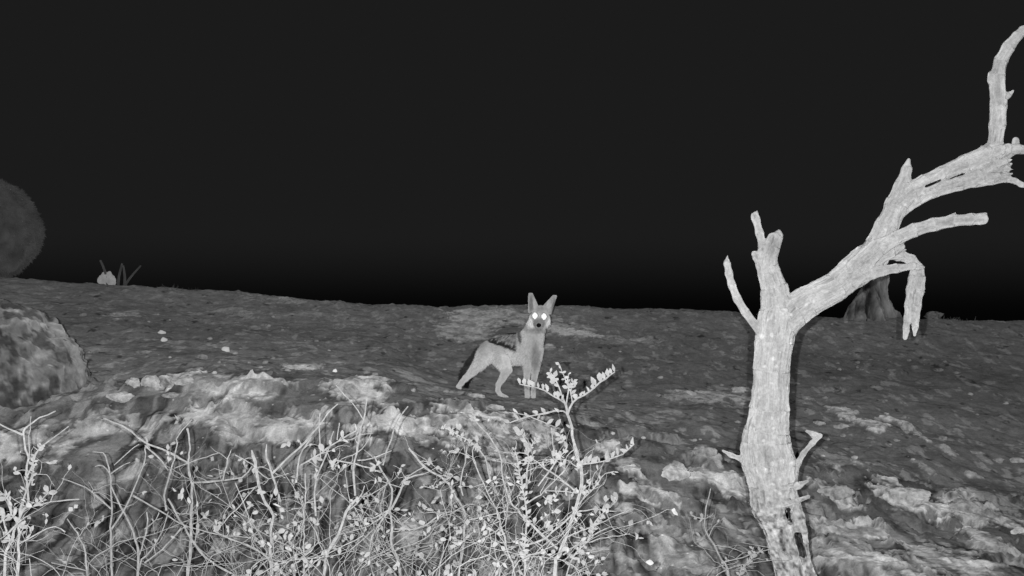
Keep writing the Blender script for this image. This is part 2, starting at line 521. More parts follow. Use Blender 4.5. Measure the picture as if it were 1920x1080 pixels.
# ------------------------------------------------------------------ the dead tree
TY = 2.85
def tp(px, py, dy=0.0):
    return np.array(P(px, py, TY + dy))
def chain(pts):
    """pts: (px, py, radius px, depth offset) -> capsules"""
    out = []
    for a, b in zip(pts[:-1], pts[1:]):
        ya = a[3] if len(a) > 3 else 0.0; yb = b[3] if len(b) > 3 else 0.0
        out.append((tp(a[0], a[1], ya), tp(b[0], b[1], yb), a[2] / F * (TY + ya), b[2] / F * (TY + yb)))
    return out
tree_prims = []
axis_pts = []
T = [
    [(1500, 1240, 50), (1496, 1150, 36), (1486, 1090, 30), (1479, 1059, 28), (1472, 1033, 29), (1458, 981, 29), (1449, 955, 35), (1448, 930, 41), (1447, 904, 43), (1440, 865, 48), (1436, 841, 46), (1436, 822, 43), (1442, 769, 34.5), (1446, 696, 32.5), (1452, 640, 34), (1458, 600, 36)],
    [(1480, 905, 12, -.01), (1486, 935, 12, -.015), (1496, 970, 12.5, -.02), (1502, 994, 11.5, -.02), (1509, 1018, 6, -.02), (1513, 1040, 5.5, -.02), (1518, 1062, 5.5, -.01), (1526, 1100, 14), (1545, 1200, 22)],
    [(1458, 600, 34), (1454, 560, 25), (1452, 541, 23), (1444, 516, 21), (1437, 495, 19), (1434, 478, 16)],
    [(1430, 492, 12), (1420, 482, 8), (1415, 476, 5)],
    [(1434, 480, 9), (1430, 462, 7.5), (1424, 436, 7), (1418, 412, 6.5), (1416, 403, 5.5)],
    [(1440, 490, 16, -.01), (1446, 466, 15, -.01), (1452, 449, 13, -.01), (1459, 441, 8, -.01)],
    [(1466, 560, 11), (1470, 545, 8), (1475, 538, 3)],
    [(1424, 620, 9), (1398, 586, 7), (1382, 560, 7), (1372, 534, 6.3), (1367, 513, 6.5), (1363, 494, 5.3), (1364, 480, 1.8)],
    [(1458, 612, 34), (1485, 585, 31), (1512, 567, 28), (1564, 540, 27), (1600, 511, 29, .02), (1625, 490, 31, .03), (1645, 468, 26, .03), (1662, 425, 21, .03), (1680, 388, 20, .03), (1692, 350, 15, .03), (1700, 318, 9, .03), (1704, 300, 3.5, .03)],
    [(1680, 385, 20, .03), (1705, 362, 20, .03), (1735, 345, 17, .03), (1765, 326, 13, .03), (1810, 306, 15, .03), (1850, 290, 18, .03), (1868, 284, 16, .03)],
    [(1690, 392, 14, .03), (1715, 372, 15, .03), (1750, 358, 12, .03), (1800, 344, 12, .03), (1840, 330, 17, .03), (1862, 312, 17, .03), (1880, 300, 10, .03), (1894, 290, 4, .03)],
    [(1830, 340, 11, .03), (1860, 338, 8, .02), (1888, 335, 6, .01), (1903, 339, 5, 0), (1915, 346, 4.5, 0), (1922, 350, 3, 0)],
    [(1870, 318, 9, .03), (1888, 312, 5, .03), (1898, 306, 1.6, .03)],
    [(1866, 328, 9, .03), (1884, 326, 5, .03), (1893, 320, 1.5, .03)],
    [(1856, 332, 8, .01), (1878, 331, 4, .01), (1890, 327, 1.5, .01)],
    [(1872, 306, 7, .0), (1886, 303, 4, .0), (1897, 299, 1.5, .0)],
    [(1860, 296, 14, .03), (1866, 272, 13, .03), (1870, 235, 13.5, .02), (1872, 198, 14, .01), (1869, 144, 13.5, 0), (1876, 115, 11.5, 0), (1891, 88, 11, -.01), (1908, 67, 9, -.02), (1919, 56, 7, -.02), (1922, 53, 6, -.02)],
    [(1878, 184, 8, 0), (1890, 179, 5, 0), (1899, 171, 2.6, 0)],
    [(1868, 288, 15, .03), (1890, 279, 9, .03), (1912, 280, 8, .03), (1945, 284, 8, .02), (1985, 278, 6, .02)],
    [(1904, 276, 7, .04), (1905, 263, 6, .05)],
    [(1610, 500, 20, -.02), (1645, 466, 16, -.04), (1680, 447, 12.5, -.05), (1716, 431, 12, -.07), (1751, 421, 12, -.08), (1786, 414, 10.5, -.09), (1821, 411, 10.5, -.1), (1842, 410, 9.5, -.1)],
    [(1783, 408, 4, -.09), (1791, 399, 1.5, -.09)],
    [(1838, 406, 5, -.1), (1849, 401, 2.5, -.1)], [(1838, 414, 5, -.1), (1850, 411, 2.5, -.1)], [(1838, 417, 4, -.1), (1847, 418, 2, -.1)],
    [(1416, 408, 4), (1419, 396, 1.6)], [(1413, 408, 4), (1410, 402, 1.6)],
    [(1457, 446, 7, -.01), (1461, 433, 2.5, -.01)], [(1448, 452, 7, -.01), (1446, 442, 3, -.01)], [(1461, 446, 5, -.01), (1467, 441, 1.6, -.01)],
    [(1415, 480, 4), (1411, 474, 1.6)],
    [(1680, 455, 9, 0), (1697, 452, 2, 0)], [(1680, 470, 8, 0), (1699, 468, 1.8, 0)], [(1676, 462, 8, 0), (1694, 460, 1.8, 0)],
    [(1716, 520, 6, .02), (1727, 528, 2, .02)], [(1724, 502, 4, -.05), (1734, 500, 1.2, -.05)],
    [(1880, 316, 5, .02), (1900, 318, 1.2, .02)], [(1874, 296, 6, .03), (1902, 290, 1.4, .03)], [(1866, 334, 6, .01), (1899, 325, 1.4, .01)],
    [(1912, 62, 6, -.02), (1914, 53, 2, -.02)], [(1860, 150, 8, 0), (1856, 138, 3, 0)],
    [(1630, 484, 20, .0), (1665, 472, 14, -.01), (1690, 462, 7, -.01)],
    [(1600, 520, 20, -.01), (1630, 513, 12, -.03), (1656, 507, 9, -.04), (1682, 503, 8, -.05), (1712, 499, 6.5, -.05), (1730, 504, 2.2, -.05)],
    [(1655, 480, 14, .03), (1690, 479, 9, .03), (1708, 487, 9, .03), (1720, 504, 11, .03), (1719, 522, 14, .03), (1716, 544, 15.5, .03), (1712, 572, 14, .03), (1709, 596, 12, .03)],
    [(1704, 596, 9, .03), (1700, 615, 6, .03), (1697, 633, 4.5, .03)],
    [(1715, 596, 8, .03), (1716, 612, 5, .03), (1715, 629, 2.5, .03)],
    [(1400, 866, 8), (1389, 860, 4.5), (1370, 853, 4), (1355, 845, 2.6)],
    [(1486, 905, 9), (1490, 885, 6.5), (1496, 868, 5.5), (1506, 850, 4.5), (1523, 831, 4.5), (1537, 817, 4)],
    [(1537, 817, 4), (1526, 815, 5.5, .01), (1512, 808, 3, .02)],
    [(1484, 914, 8, -.03), (1498, 910, 6, -.04), (1514, 902, 3.2, -.05)],
    [(1472, 946, 5, -.06), (1495, 939, 4.5, -.06), (1516, 931, 3.8, -.06)],
]
for c in T: tree_prims += chain(c)
lo = tp(1345, 1120) - np.array([0.0, 0.17, 0.18]); hi = tp(2010, 30) + np.array([0.0, 0.22, 0.02])
fld, axs = cone_field(tree_prims, lo, hi, 0.0036, 0.008)
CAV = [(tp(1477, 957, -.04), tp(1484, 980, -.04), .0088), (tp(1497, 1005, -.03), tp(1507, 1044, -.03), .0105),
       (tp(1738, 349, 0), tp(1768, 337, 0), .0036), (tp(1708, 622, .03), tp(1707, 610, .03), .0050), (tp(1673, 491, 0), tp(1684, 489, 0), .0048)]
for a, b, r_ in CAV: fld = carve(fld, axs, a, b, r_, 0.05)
fld = carve(fld, axs, tp(1700, 358, -.03), tp(1712, 340, -.03), 0.004, 0.6)
fld = carve(fld, axs, tp(1770, 322, -.01), tp(1835, 300, -.01), 0.0030, 0.6)
fld = carve(fld, axs, tp(1448, 532, -.045), tp(1460, 548, -.045), 0.004, 0.6)
fld = carve(fld, axs, tp(1432, 500, -.045), tp(1436, 516, -.045), 0.004, 0.6)
fld = carve(fld, axs, tp(1612, 500, -.05), tp(1640, 484, -.05), 0.005, 0.7)
fld = carve(fld, axs, tp(1655, 436, -.03), tp(1675, 410, -.03), 0.004, 0.8)
V, Q = surface_net(fld, lo, 0.0036)
del fld
# grain that follows the limbs: find the nearest limb segment of every vertex
segs = [(np.array(p[0]), np.array(p[1])) for p in tree_prims]
best = np.full(len(V), 1e9); dirn = np.zeros((len(V), 3)); cen = np.zeros((len(V), 3)); rr = np.zeros(len(V))
for (a, b), pr in zip(segs, tree_prims):
    d = b - a; L2 = (d * d).sum()
    t = np.clip(((V - a) @ d) / L2, 0, 1)
    c = a + t[:, None] * d
    dist = np.linalg.norm(V - c, axis=1) - (pr[2] + (pr[3] - pr[2]) * t)
    m = dist < best
    best[m] = dist[m]; dirn[m] = d / math.sqrt(L2); cen[m] = c[m]; rr[m] = (pr[2] + (pr[3] - pr[2]) * t)[m]
rad = V - cen
rad /= np.linalg.norm(rad, axis=1)[:, None] + 1e-9
# fibre coordinate: strong across the limb, weak along it
along = (V * dirn).sum(1)[:, None] * dirn
S = (V - along) * 1.0 + along * 0.10
g1 = fbm(S[:, 0] * 120, S[:, 1] * 120, S[:, 2] * 120, 3, seed=3)
g2 = fbm(S[:, 0] * 45, S[:, 1] * 45, S[:, 2] * 45, 3, seed=8)
g3 = fbm(V[:, 0] * 26, V[:, 1] * 26, V[:, 2] * 26, 4, seed=12)
g4 = fbm(V[:, 0] * 110, V[:, 1] * 110, V[:, 2] * 110, 3, seed=15)
amp = np.clip(rr / 0.05, 0.25, 1)
V = V + rad * (amp * (0.0036 * g1 + 0.0044 * g2 + 0.0026 * g3 + 0.0012 * g4))[:, None]
alb = 0.176 + 0.045 * g1 + 0.05 * g2 + 0.03 * g3
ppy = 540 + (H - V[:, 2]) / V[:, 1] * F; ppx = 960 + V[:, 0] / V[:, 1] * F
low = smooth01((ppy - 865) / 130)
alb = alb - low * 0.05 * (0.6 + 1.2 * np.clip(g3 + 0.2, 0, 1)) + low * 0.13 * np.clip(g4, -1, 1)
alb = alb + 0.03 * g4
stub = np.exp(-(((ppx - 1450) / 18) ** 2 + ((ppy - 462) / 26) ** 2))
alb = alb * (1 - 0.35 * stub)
# pale lichen dots
dots = np.zeros(len(V))
for (dx, dy, dr) in [(1428, 630, 5), (1447, 628, 4.5), (1482, 590, 4), (1450, 673, 4), (1433, 687, 3), (1456, 687, 3.4), (1482, 645, 3), (1447, 784, 3.3), (1450, 803, 3), (1432, 826, 3.5),
                     (1423, 746, 2.5), (1438, 734, 2), (1447, 719, 2), (1512, 570, 3), (1526, 566, 2.4), (1494, 578, 2.5), (1605, 464, 4), (1626, 443, 4), (1697, 384, 3), (1717, 375, 3.5), (1730, 362, 3.5), (1449, 908, 3.4),
                     (1455, 920, 3.6), (1463, 925, 3), (1435, 880, 3), (1486, 867, 4), (1476, 728, 2.4), (1462, 660, 2), (1440, 600, 2.5), (1660, 430, 3)]:
    dots = np.maximum(dots, 1 - smooth01((np.hypot(ppx - dx, ppy - dy) / dr - 0.6) / 0.6))
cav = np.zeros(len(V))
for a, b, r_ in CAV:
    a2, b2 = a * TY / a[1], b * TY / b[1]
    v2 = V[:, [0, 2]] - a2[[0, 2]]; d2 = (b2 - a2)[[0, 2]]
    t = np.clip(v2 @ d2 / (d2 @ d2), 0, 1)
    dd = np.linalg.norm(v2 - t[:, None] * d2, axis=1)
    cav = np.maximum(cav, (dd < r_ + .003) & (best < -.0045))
frontm = V[:, 1] < cen[:, 1]
alb = alb + dots * frontm * 0.075
tree_root = empty('dead_tree', (float(P(1494, 1200, TY).x), TY, 0.0))
tag(tree_root, 'bare pale dead tree with broken crooked branches leaning to the right edge', 'tree')
tr = tree_root.location
trunk = link_mesh('trunk', V - np.array(tr), Q, MAT['wood'], tree_root, attr={'albedo': np.where(cav > 0, .012, np.clip(alb, 0.02, 0.7))})  # cavity walls near-black: the shade of the holes painted in

ga = trunk.data.attributes.new('grain', 'FLOAT_VECTOR', 'POINT')
ga.data.foreach_set('vector', (S - S.min(0)).astype(np.float32).ravel())

# ------------------------------------------------------------------ the jackal
def hitY(px, py):
    return hit(px, py, 5.3, 8.0)
foot_fl = hitY(990, 746); foot_fr = hitY(999, 745.5)
foot_hn = hitY(946, 744); foot_hf = hitY(861, 727)
print('jackal feet', foot_fl, foot_fr, foot_hn, foot_hf)
YF = 0.5 * (foot_fl[1] + foot_fr[1])
YN = foot_hn[1]; YH = foot_hf[1]
YB = YF + 0.36                                       # rump depth
def jp(px, py, Y): return np.array(P(px, py, Y))
def R(r, Y=6.3): return r / F * Y
JP = []
def jc(pts, k=0.016):
    for a, b in zip(pts[:-1], pts[1:]):
        JP.append((jp(*a[:3]), jp(*b[:3]), R(a[3], a[2]), R(b[3], b[2]), 1.0, k))
y1 = YF
# trunk
jc([(926, 655, YB, 22), (938, 654, YF + .28, 25), (956, 654, YF + .2, 28), (974, 653, YF + .1, 29), (988, 652, YF + .02, 26)])
jc([(919, 648, YB + .02, 15), (912, 656, YB + .02, 13)])
jc([(995, 650, YF - .02, 23), (998, 632, YF - .02, 21), (1005, 613, YF - .0, 17.5)])        # neck and chest
jc([(983, 660, YF, 16), (987, 674, YF, 11)])
jc([(1003, 658, YF, 15), (1005, 670, YF, 11)])
# head
jc([(1013, 588, YF - .03, 15.5), (1012, 594, YF - .05, 15.5)], .008)
jc([(1003, 599, YF - .04, 12.5), (1000, 603, YF - .03, 9.5)], .008)
jc([(1021, 599, YF - .04, 11.5), (1023, 604, YF - .03, 8.5)], .008)
jc([(1012, 596, YF - .08, 11), (1011, 604, YF - .14, 7.5), (1010.5, 609, YF - .185, 5.6)], .006)
jc([(1011, 608, YF - .07, 8), (1010.5, 613, YF - .15, 4.5)], .006)
# front legs
jc([(986, 664, YF, 11), (989.5, 685, YF + .01, 8.2)], .012)
jc([(989.5, 685, YF + .01, 8.2), (987.5, 712, YF, 5.6), (988.5, 736, YF, 4.6), (989, 743, foot_fl[1] - .01, 5.0)], .003)
jc([(989, 744.5, foot_fl[1] - .005, 3.8), (988.5, 745, foot_fl[1] - .045, 3.8)], .003)
jc([(1008, 660, YF, 10), (1005.5, 682, YF + .01, 8)], .012)
jc([(1005.5, 682, YF + .01, 8), (1001.5, 712, YF, 5.6), (1000, 736, YF, 4.6), (1000, 743, foot_fr[1] - .01, 5.0)], .003)
jc([(1000, 744, foot_fr[1] - .005, 3.8), (1000.5, 744.5, foot_fr[1] - .045, 3.8)], .003)
# near hind leg: thigh, hock pointing back, shank, foot
jc([(930, 660, YB - .06, 18), (943, 678, YN + .04, 13), (950, 693, YN + .02, 10)], .016)
jc([(950, 693, YN + .02, 10), (943, 708, YN + .01, 7), (934.5, 721, YN + .03, 5.0), (933.5, 732, YN + .02, 4.4), (938, 740, YN + .01, 4.4), (950, 745.5, YN - .02, 3.8)], .006)
# far hind leg, stretched back
jc([(920, 652, YB + .02, 18), (909, 667, YH - .03, 16), (900, 680, YH - .03, 12), (887, 696, YH, 8.2), (873, 709, YH + .02, 5.8), (865, 718, YH + .01, 4.8), (860, 725, YH - .005, 4.4), (862, 728, YH - .04, 3.6)], .008)
# ears: flat cups
def ear(b0, b1, tip, Y):
    for t in np.linspace(0, 1, 7):
        q = (b0[0] + (b1[0] - b0[0]) * t, b0[1] + (b1[1] - b0[1]) * t)
        cup = -.018 * math.sin(math.pi * t) * -1
        JP.append((jp(q[0], q[1], Y + cup), jp(tip[0] + (t - .5) * 5, tip[1] + 3, Y + .01), R(3.2), R(1.7), 1.0, .003))
ear((993, 584), (1007, 576), (995, 548), YF - .02)
ear((1019, 577), (1031, 586), (1040, 552), YF - .02)
lo = jp(845, 760, YF) - np.array([0, 0.32, 0]); hi = jp(1052, 535, YH) + np.array([0, 0.25, 0.02])
hj = 0.0040
fld, axs = cone_field(JP, lo, hi, hj, 0.016)
Vj, Qj = surface_net(fld, lo, hj)
del fld
vpx = 960 + Vj[:, 0] / Vj[:, 1] * F; vpy = 540 + (H - Vj[:, 2]) / Vj[:, 1] * F
def blob(cx, cy, rx, ry, soft=0.35, rot=0.0):
    c, s = math.cos(rot), math.sin(rot)
    u = ((vpx - cx) * c + (vpy - cy) * s) / rx; v = (-(vpx - cx) * s + (vpy - cy) * c) / ry
    return 1 - smooth01((np.hypot(u, v) - 1 + soft * 0.5) / soft)
fn = fbm(Vj[:, 0] * 60, Vj[:, 1] * 60, Vj[:, 2] * 60, 3, seed=2)
ja = 0.52 + 0.05 * fn
ja = ja - 0.12 * blob(1012, 575, 40, 30, .3)                               # greyer forehead and ears
ja = ja + 0.14 * blob(945, 676, 34, 18, .8)                                # pale flank
ja = ja + 0.08 * blob(890, 700, 36, 20, .8, -.7)
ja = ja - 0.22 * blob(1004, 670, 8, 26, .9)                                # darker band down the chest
ja = ja - 0.24 * blob(1011, 604, 10, 10, .8) - 0.10 * blob(1012, 583, 8, 8, .9) + .12 * (blob(1003, 592, 11, 11, 1) + blob(1020, 593.5, 11, 11, 1))
ja = ja * (1 + .14 * fbm(Vj[:, 0] * 110, Vj[:, 1] * 110, Vj[:, 2] * 50, 3, seed=14))                               # muzzle patch; glow around the eyes painted as paler coat
ja = ja + 0.30 * (blob(993, 603, 5, 13, .7, -.5) + blob(1029, 606, 3.5, 10, .7, .4))   # pale cheeks
ja = ja - 0.16 * (blob(996, 572, 3.5, 16, .8) + blob(1038, 574, 3, 14, .8, .2))
ja = ja + 0.10 * (blob(1003, 570, 4, 9, .8) + blob(1029, 571, 4, 8, .8))
ja = ja - 0.20 * blob(1006, 620, 17, 6, .9) - .16 * blob(984, 612, 4, 12, .9, -.3)                                # shade under the chin and behind the cheek, painted into the coat
# black saddle with a silver grizzled top, ending on the shoulder
ed = 641 + (vpx - 914) * 0.34 + 2.5 * fn
sad = smooth01((ed - vpy) / 3 + .5) * smooth01((vpx - 912) / 5) * (1 - smooth01((vpx - 967 - 3 * fn) / 4))
silver = smooth01((ed - 6 - vpy + 6 * fn) / 4) * smooth01((vpx - 916) / 6) * (vpy > 627)
ja = ja * (1 - sad) + sad * (0.030 + 0.26 * silver * (0.7 + fn))
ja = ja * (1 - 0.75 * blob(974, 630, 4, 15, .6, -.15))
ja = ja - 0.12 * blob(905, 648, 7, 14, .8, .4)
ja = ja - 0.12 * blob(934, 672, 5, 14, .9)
ja = np.clip(ja * 1.06, 0.03, 0.8)
jr = empty('jackal', (float(jp(960, 745, YF)[0]), YF + .1, float(foot_fl[2])))
tag(jr, 'black-backed jackal standing on the slope facing the camera with shining eyes', 'jackal')
jl = np.array(jr.location)
Vj2 = Vj.copy()
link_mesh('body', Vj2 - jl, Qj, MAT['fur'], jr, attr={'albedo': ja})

# short coat: fine hairs rooted on the skin
def hairs(Vs, Qs, albs, n, length, lay, width, seed, lenf=None):
    r = np.random.default_rng(seed)
    fi = r.integers(0, len(Qs), n)
    q = Qs[fi]
    w = r.random((n, 4)); w /= w.sum(1)[:, None]
    pts = (Vs[q] * w[:, :, None]).sum(1)
    a, b, c = Vs[q[:, 0]], Vs[q[:, 1]], Vs[q[:, 2]]
    nn = np.cross(b - a, c - a); nn /= np.linalg.norm(nn, axis=1)[:, None] + 1e-12
    al = albs[q[:, 0]]
    d = nn * 0.45 + np.array(lay) + r.normal(0, .22, (n, 3))
    d /= np.linalg.norm(d, axis=1)[:, None]
    L = length * r.uniform(.6, 1.2, n)
    if lenf is not None: L = L * lenf(pts)
    side = np.cross(d, np.array([0, 1.0, 0])); side /= np.linalg.norm(side, axis=1)[:, None] + 1e-9
    w0 = side * width
    tip = pts + d * L[:, None]
    vv = np.stack([pts - w0 - nn * .002, pts + w0 - nn * .002, tip], 1).reshape(-1, 3)
    ff = np.arange(3 * n).reshape(-1, 3)
    at = np.repeat(al * r.uniform(.6, 1.3, n), 3)
    return vv, ff, at
def lenf(p):
    py = 540 + (H - p[:, 2]) / p[:, 1] * F; px = 960 + p[:, 0] / p[:, 1] * F
    l = np.where(py > 695, 0.45, 1.0)
    l = np.where((py < 598) & (px > 985), 0.4, l)
    return l
hv, hf, ha = hairs(Vj, Qj, ja, 28000, 0.016, (-0.25, 0.35, -0.75), 0.0010, 5, lenf)
tag(link_mesh('coat', hv - jl, hf, MAT['fur'], jr, smooth=False, attr={'albedo': ha}))

# bushy dark tail hanging behind the stretched leg
TP = []
tpts = [(908, 650, YB + .06, 6), (897, 664, YH + .07, 7), (885, 682, YH + .09, 9), (875, 700, YH + .10, 9.5), (871, 714, YH + .09, 7.5), (874, 724, YH + .06, 4)]
for a, b in zip(tpts[:-1], tpts[1:]):
    TP.append((jp(*a[:3]), jp(*b[:3]), R(a[3]), R(b[3])))
lo = jp(850, 740, YH) - np.array([0, .15, 0]); hi = jp(925, 635, YH) + np.array([0, .25, 0.03])
fld, axs = cone_field(TP, lo, hi, hj, 0.01)
Vt, Qt = surface_net(fld, lo, hj)
ta = 0.04 + 0.04 * fbm(Vt[:, 0] * 50, Vt[:, 1] * 50, Vt[:, 2] * 50, 3, seed=4)
tpy = 540 + (H - Vt[:, 2]) / Vt[:, 1] * F
ta = np.clip(ta * (1 - 0.6 * smooth01((tpy - 700) / 15)), 0.01, 1)
hv, hf, ha = hairs(Vt, Qt, ta, 3500, 0.03, (-0.35, 0.1, -0.8), 0.0013, 6)
tv = np.concatenate([Vt, hv]); 
tail = link_mesh('tail', Vt - jl, Qt, MAT['fur'], jr, attr={'albedo': ta})
tag(tail, 'dark bushy tail')
link_mesh('tail_hair', hv - jl, hf, MAT['fur'], tail, smooth=False, attr={'albedo': ha})

def dome(c, n, rx, rz, depth, mat, name, parent, seg=20, rings=6):
    """shallow convex cap facing n"""
    n = np.array(n) / np.linalg.norm(n)
    u = np.cross(n, [0, 0, 1.0]); u /= np.linalg.norm(u); w = np.cross(u, n)
    vs = [c + n * depth]; fs = []
    for i in range(1, rings + 1):
        t = i / rings
        for j in range(seg):
            a = 2 * math.pi * j / seg
            jg = 1 + (.05 * math.cos(4 * a) + .07 * math.sin(7 * a + c[0] * 90)) * t * (name == 'eye')
            vs.append(c + u * math.cos(a) * rx * t * jg + w * math.sin(a) * rz * t * jg + n * depth * (1 - t * t))
    for j in range(seg):
        fs.append((0, 1 + j, 1 + (j + 1) % seg))
        for i in range(rings - 1):
            a = 1 + i * seg; b = a + seg
            fs.append((a + j, b + j, b + (j + 1) % seg, a + (j + 1) % seg))
    vs.append(c - n * depth * 1.5)
    k = len(vs) - 1; a = 1 + (rings - 1) * seg
    for j in range(seg): fs.append((a + (j + 1) % seg, a + j, k))
    fs = [f[::-1] for f in fs]
    return link_mesh(name, np.array(vs) - jl, fs, mat, parent)
for (ex, ey) in ((1003, 592), (1020, 593.5)):
    # find the front of the skin under this pixel
    m = (np.hypot(vpx - ex, vpy - ey) < 4)
    yv = Vj[m, 1].min()
    c = jp(ex, ey, yv - 0.004)
    dome(c, -c + np.array([0, 0, H]), R(6.0), R(7.0), 0.0034, MAT['eye'], 'eye', jr)  # cap widened, whitened and ragged to imitate the eyeshine glow
m = (np.hypot(vpx - 1010.5, vpy - 609) < 5)
c = jp(1010.3, 610, Vj[m, 1].min() - 0.001)
dome(c, (0, -1, 0.05), R(4.2), R(3.8), 0.006, MAT['nose'], 'nose', jr)

# ------------------------------------------------------------------ tubes for twigs
class Tubes:
    def __init__(s): s.v = []; s.f = []; s.n = 0
    def tube(s, pts, radii, sides=5):
        pts = [np.array(p, float) for p in pts]
        m = len(pts)
        if m < 2: return
        ring = []
        ref = np.array([0.31, 0.9, 0.17])
        for i in range(m):
            d = pts[min(i + 1, m - 1)] - pts[max(i - 1, 0)]
            d = d / (np.linalg.norm(d) + 1e-9)
            u = np.cross(d, ref); u /= np.linalg.norm(u) + 1e-9
            w = np.cross(d, u)
            a = 2 * math.pi * np.arange(sides) / sides
            s.v.append(pts[i] + radii[i] * (np.cos(a)[:, None] * u + np.sin(a)[:, None] * w))
        for i in range(m - 1):
            for j in range(sides):
                a = s.n + i * sides + j; b = s.n + i * sides + (j + 1) % sides
                s.f.append((a, b, b + sides, a + sides))
        s.n += m * sides
        c = s.n
        s.v.append(np.array([pts[-1] + (pts[-1] - pts[-2]) * 0.02])); s.n += 1
        for j in range(sides):
            s.f.append((c - sides + j, c - sides + (j + 1) % sides, c, c))
        s.f[-sides:] = [f[:3] for f in s.f[-sides:]]
    def build(s, name, mat, parent, org):
        return link_mesh(name, np.concatenate(s.v) - np.array(org), s.f, mat, parent)

class Leaves:
    def __init__(s): s.v = []; s.f = []; s.n = 0
    def leaf(s, base, d, L, w, up=None):
        """oval folded leaf; faces roughly the lens side with random tilt"""
        d = np.array(d, float); d /= np.linalg.norm(d) + 1e-9
        r = np.array([random.gauss(0, .45), -1.0, random.gauss(0, .45)])
        side = np.cross(d, r); side /= np.linalg.norm(side) + 1e-9
        nrm = np.cross(side, d)
        base = np.array(base, float)
        a_ = random.uniform(.7, 1.0); b_ = random.uniform(.45, .85); w = w * random.uniform(.75, 1.25)
        prof = [(0, 0.0), (.2, .5), (.45, a_), (.72, b_), (1.0, 0.02)]
        curl = random.uniform(-.35, .5)
        vs = []
        for t, ww in prof:
            c = base + d * L * t + nrm * L * curl * t * t
            vs += [c - side * w * ww - nrm * w * .22 * ww, c, c + side * w * ww - nrm * w * .22 * ww]
        for i in range(len(prof) - 1):
            a = s.n + 3 * i
            s.f += [(a, a + 1, a + 4, a + 3), (a + 1, a + 2, a + 5, a + 4)]
        s.v.append(np.array(vs)); s.n += len(vs)
    def build(s, name, mat, parent, org):
        return link_mesh(name, np.concatenate(s.v) - np.array(org), s.f, mat, parent)

def resample(poly, step):
    """Catmull-Rom through the points, then jitter"""
    p = [np.array(q, float) for q in poly]
    p = [2 * p[0] - p[1]] + p + [2 * p[-1] - p[-2]]
    out = []
    for i in range(1, len(p) - 2):
        L = np.linalg.norm(p[i + 1] - p[i]); n = max(2, int(L / step))
        for k in range(n):
            t = k / n
            a, b, c, d = p[i - 1], p[i], p[i + 1], p[i + 2]
            out.append(0.5 * ((2 * b) + (c - a) * t + (2 * a - 5 * b + 4 * c - d) * t * t + (3 * b - a - 3 * c + d) * t ** 3))
    out.append(p[-2])
    return out

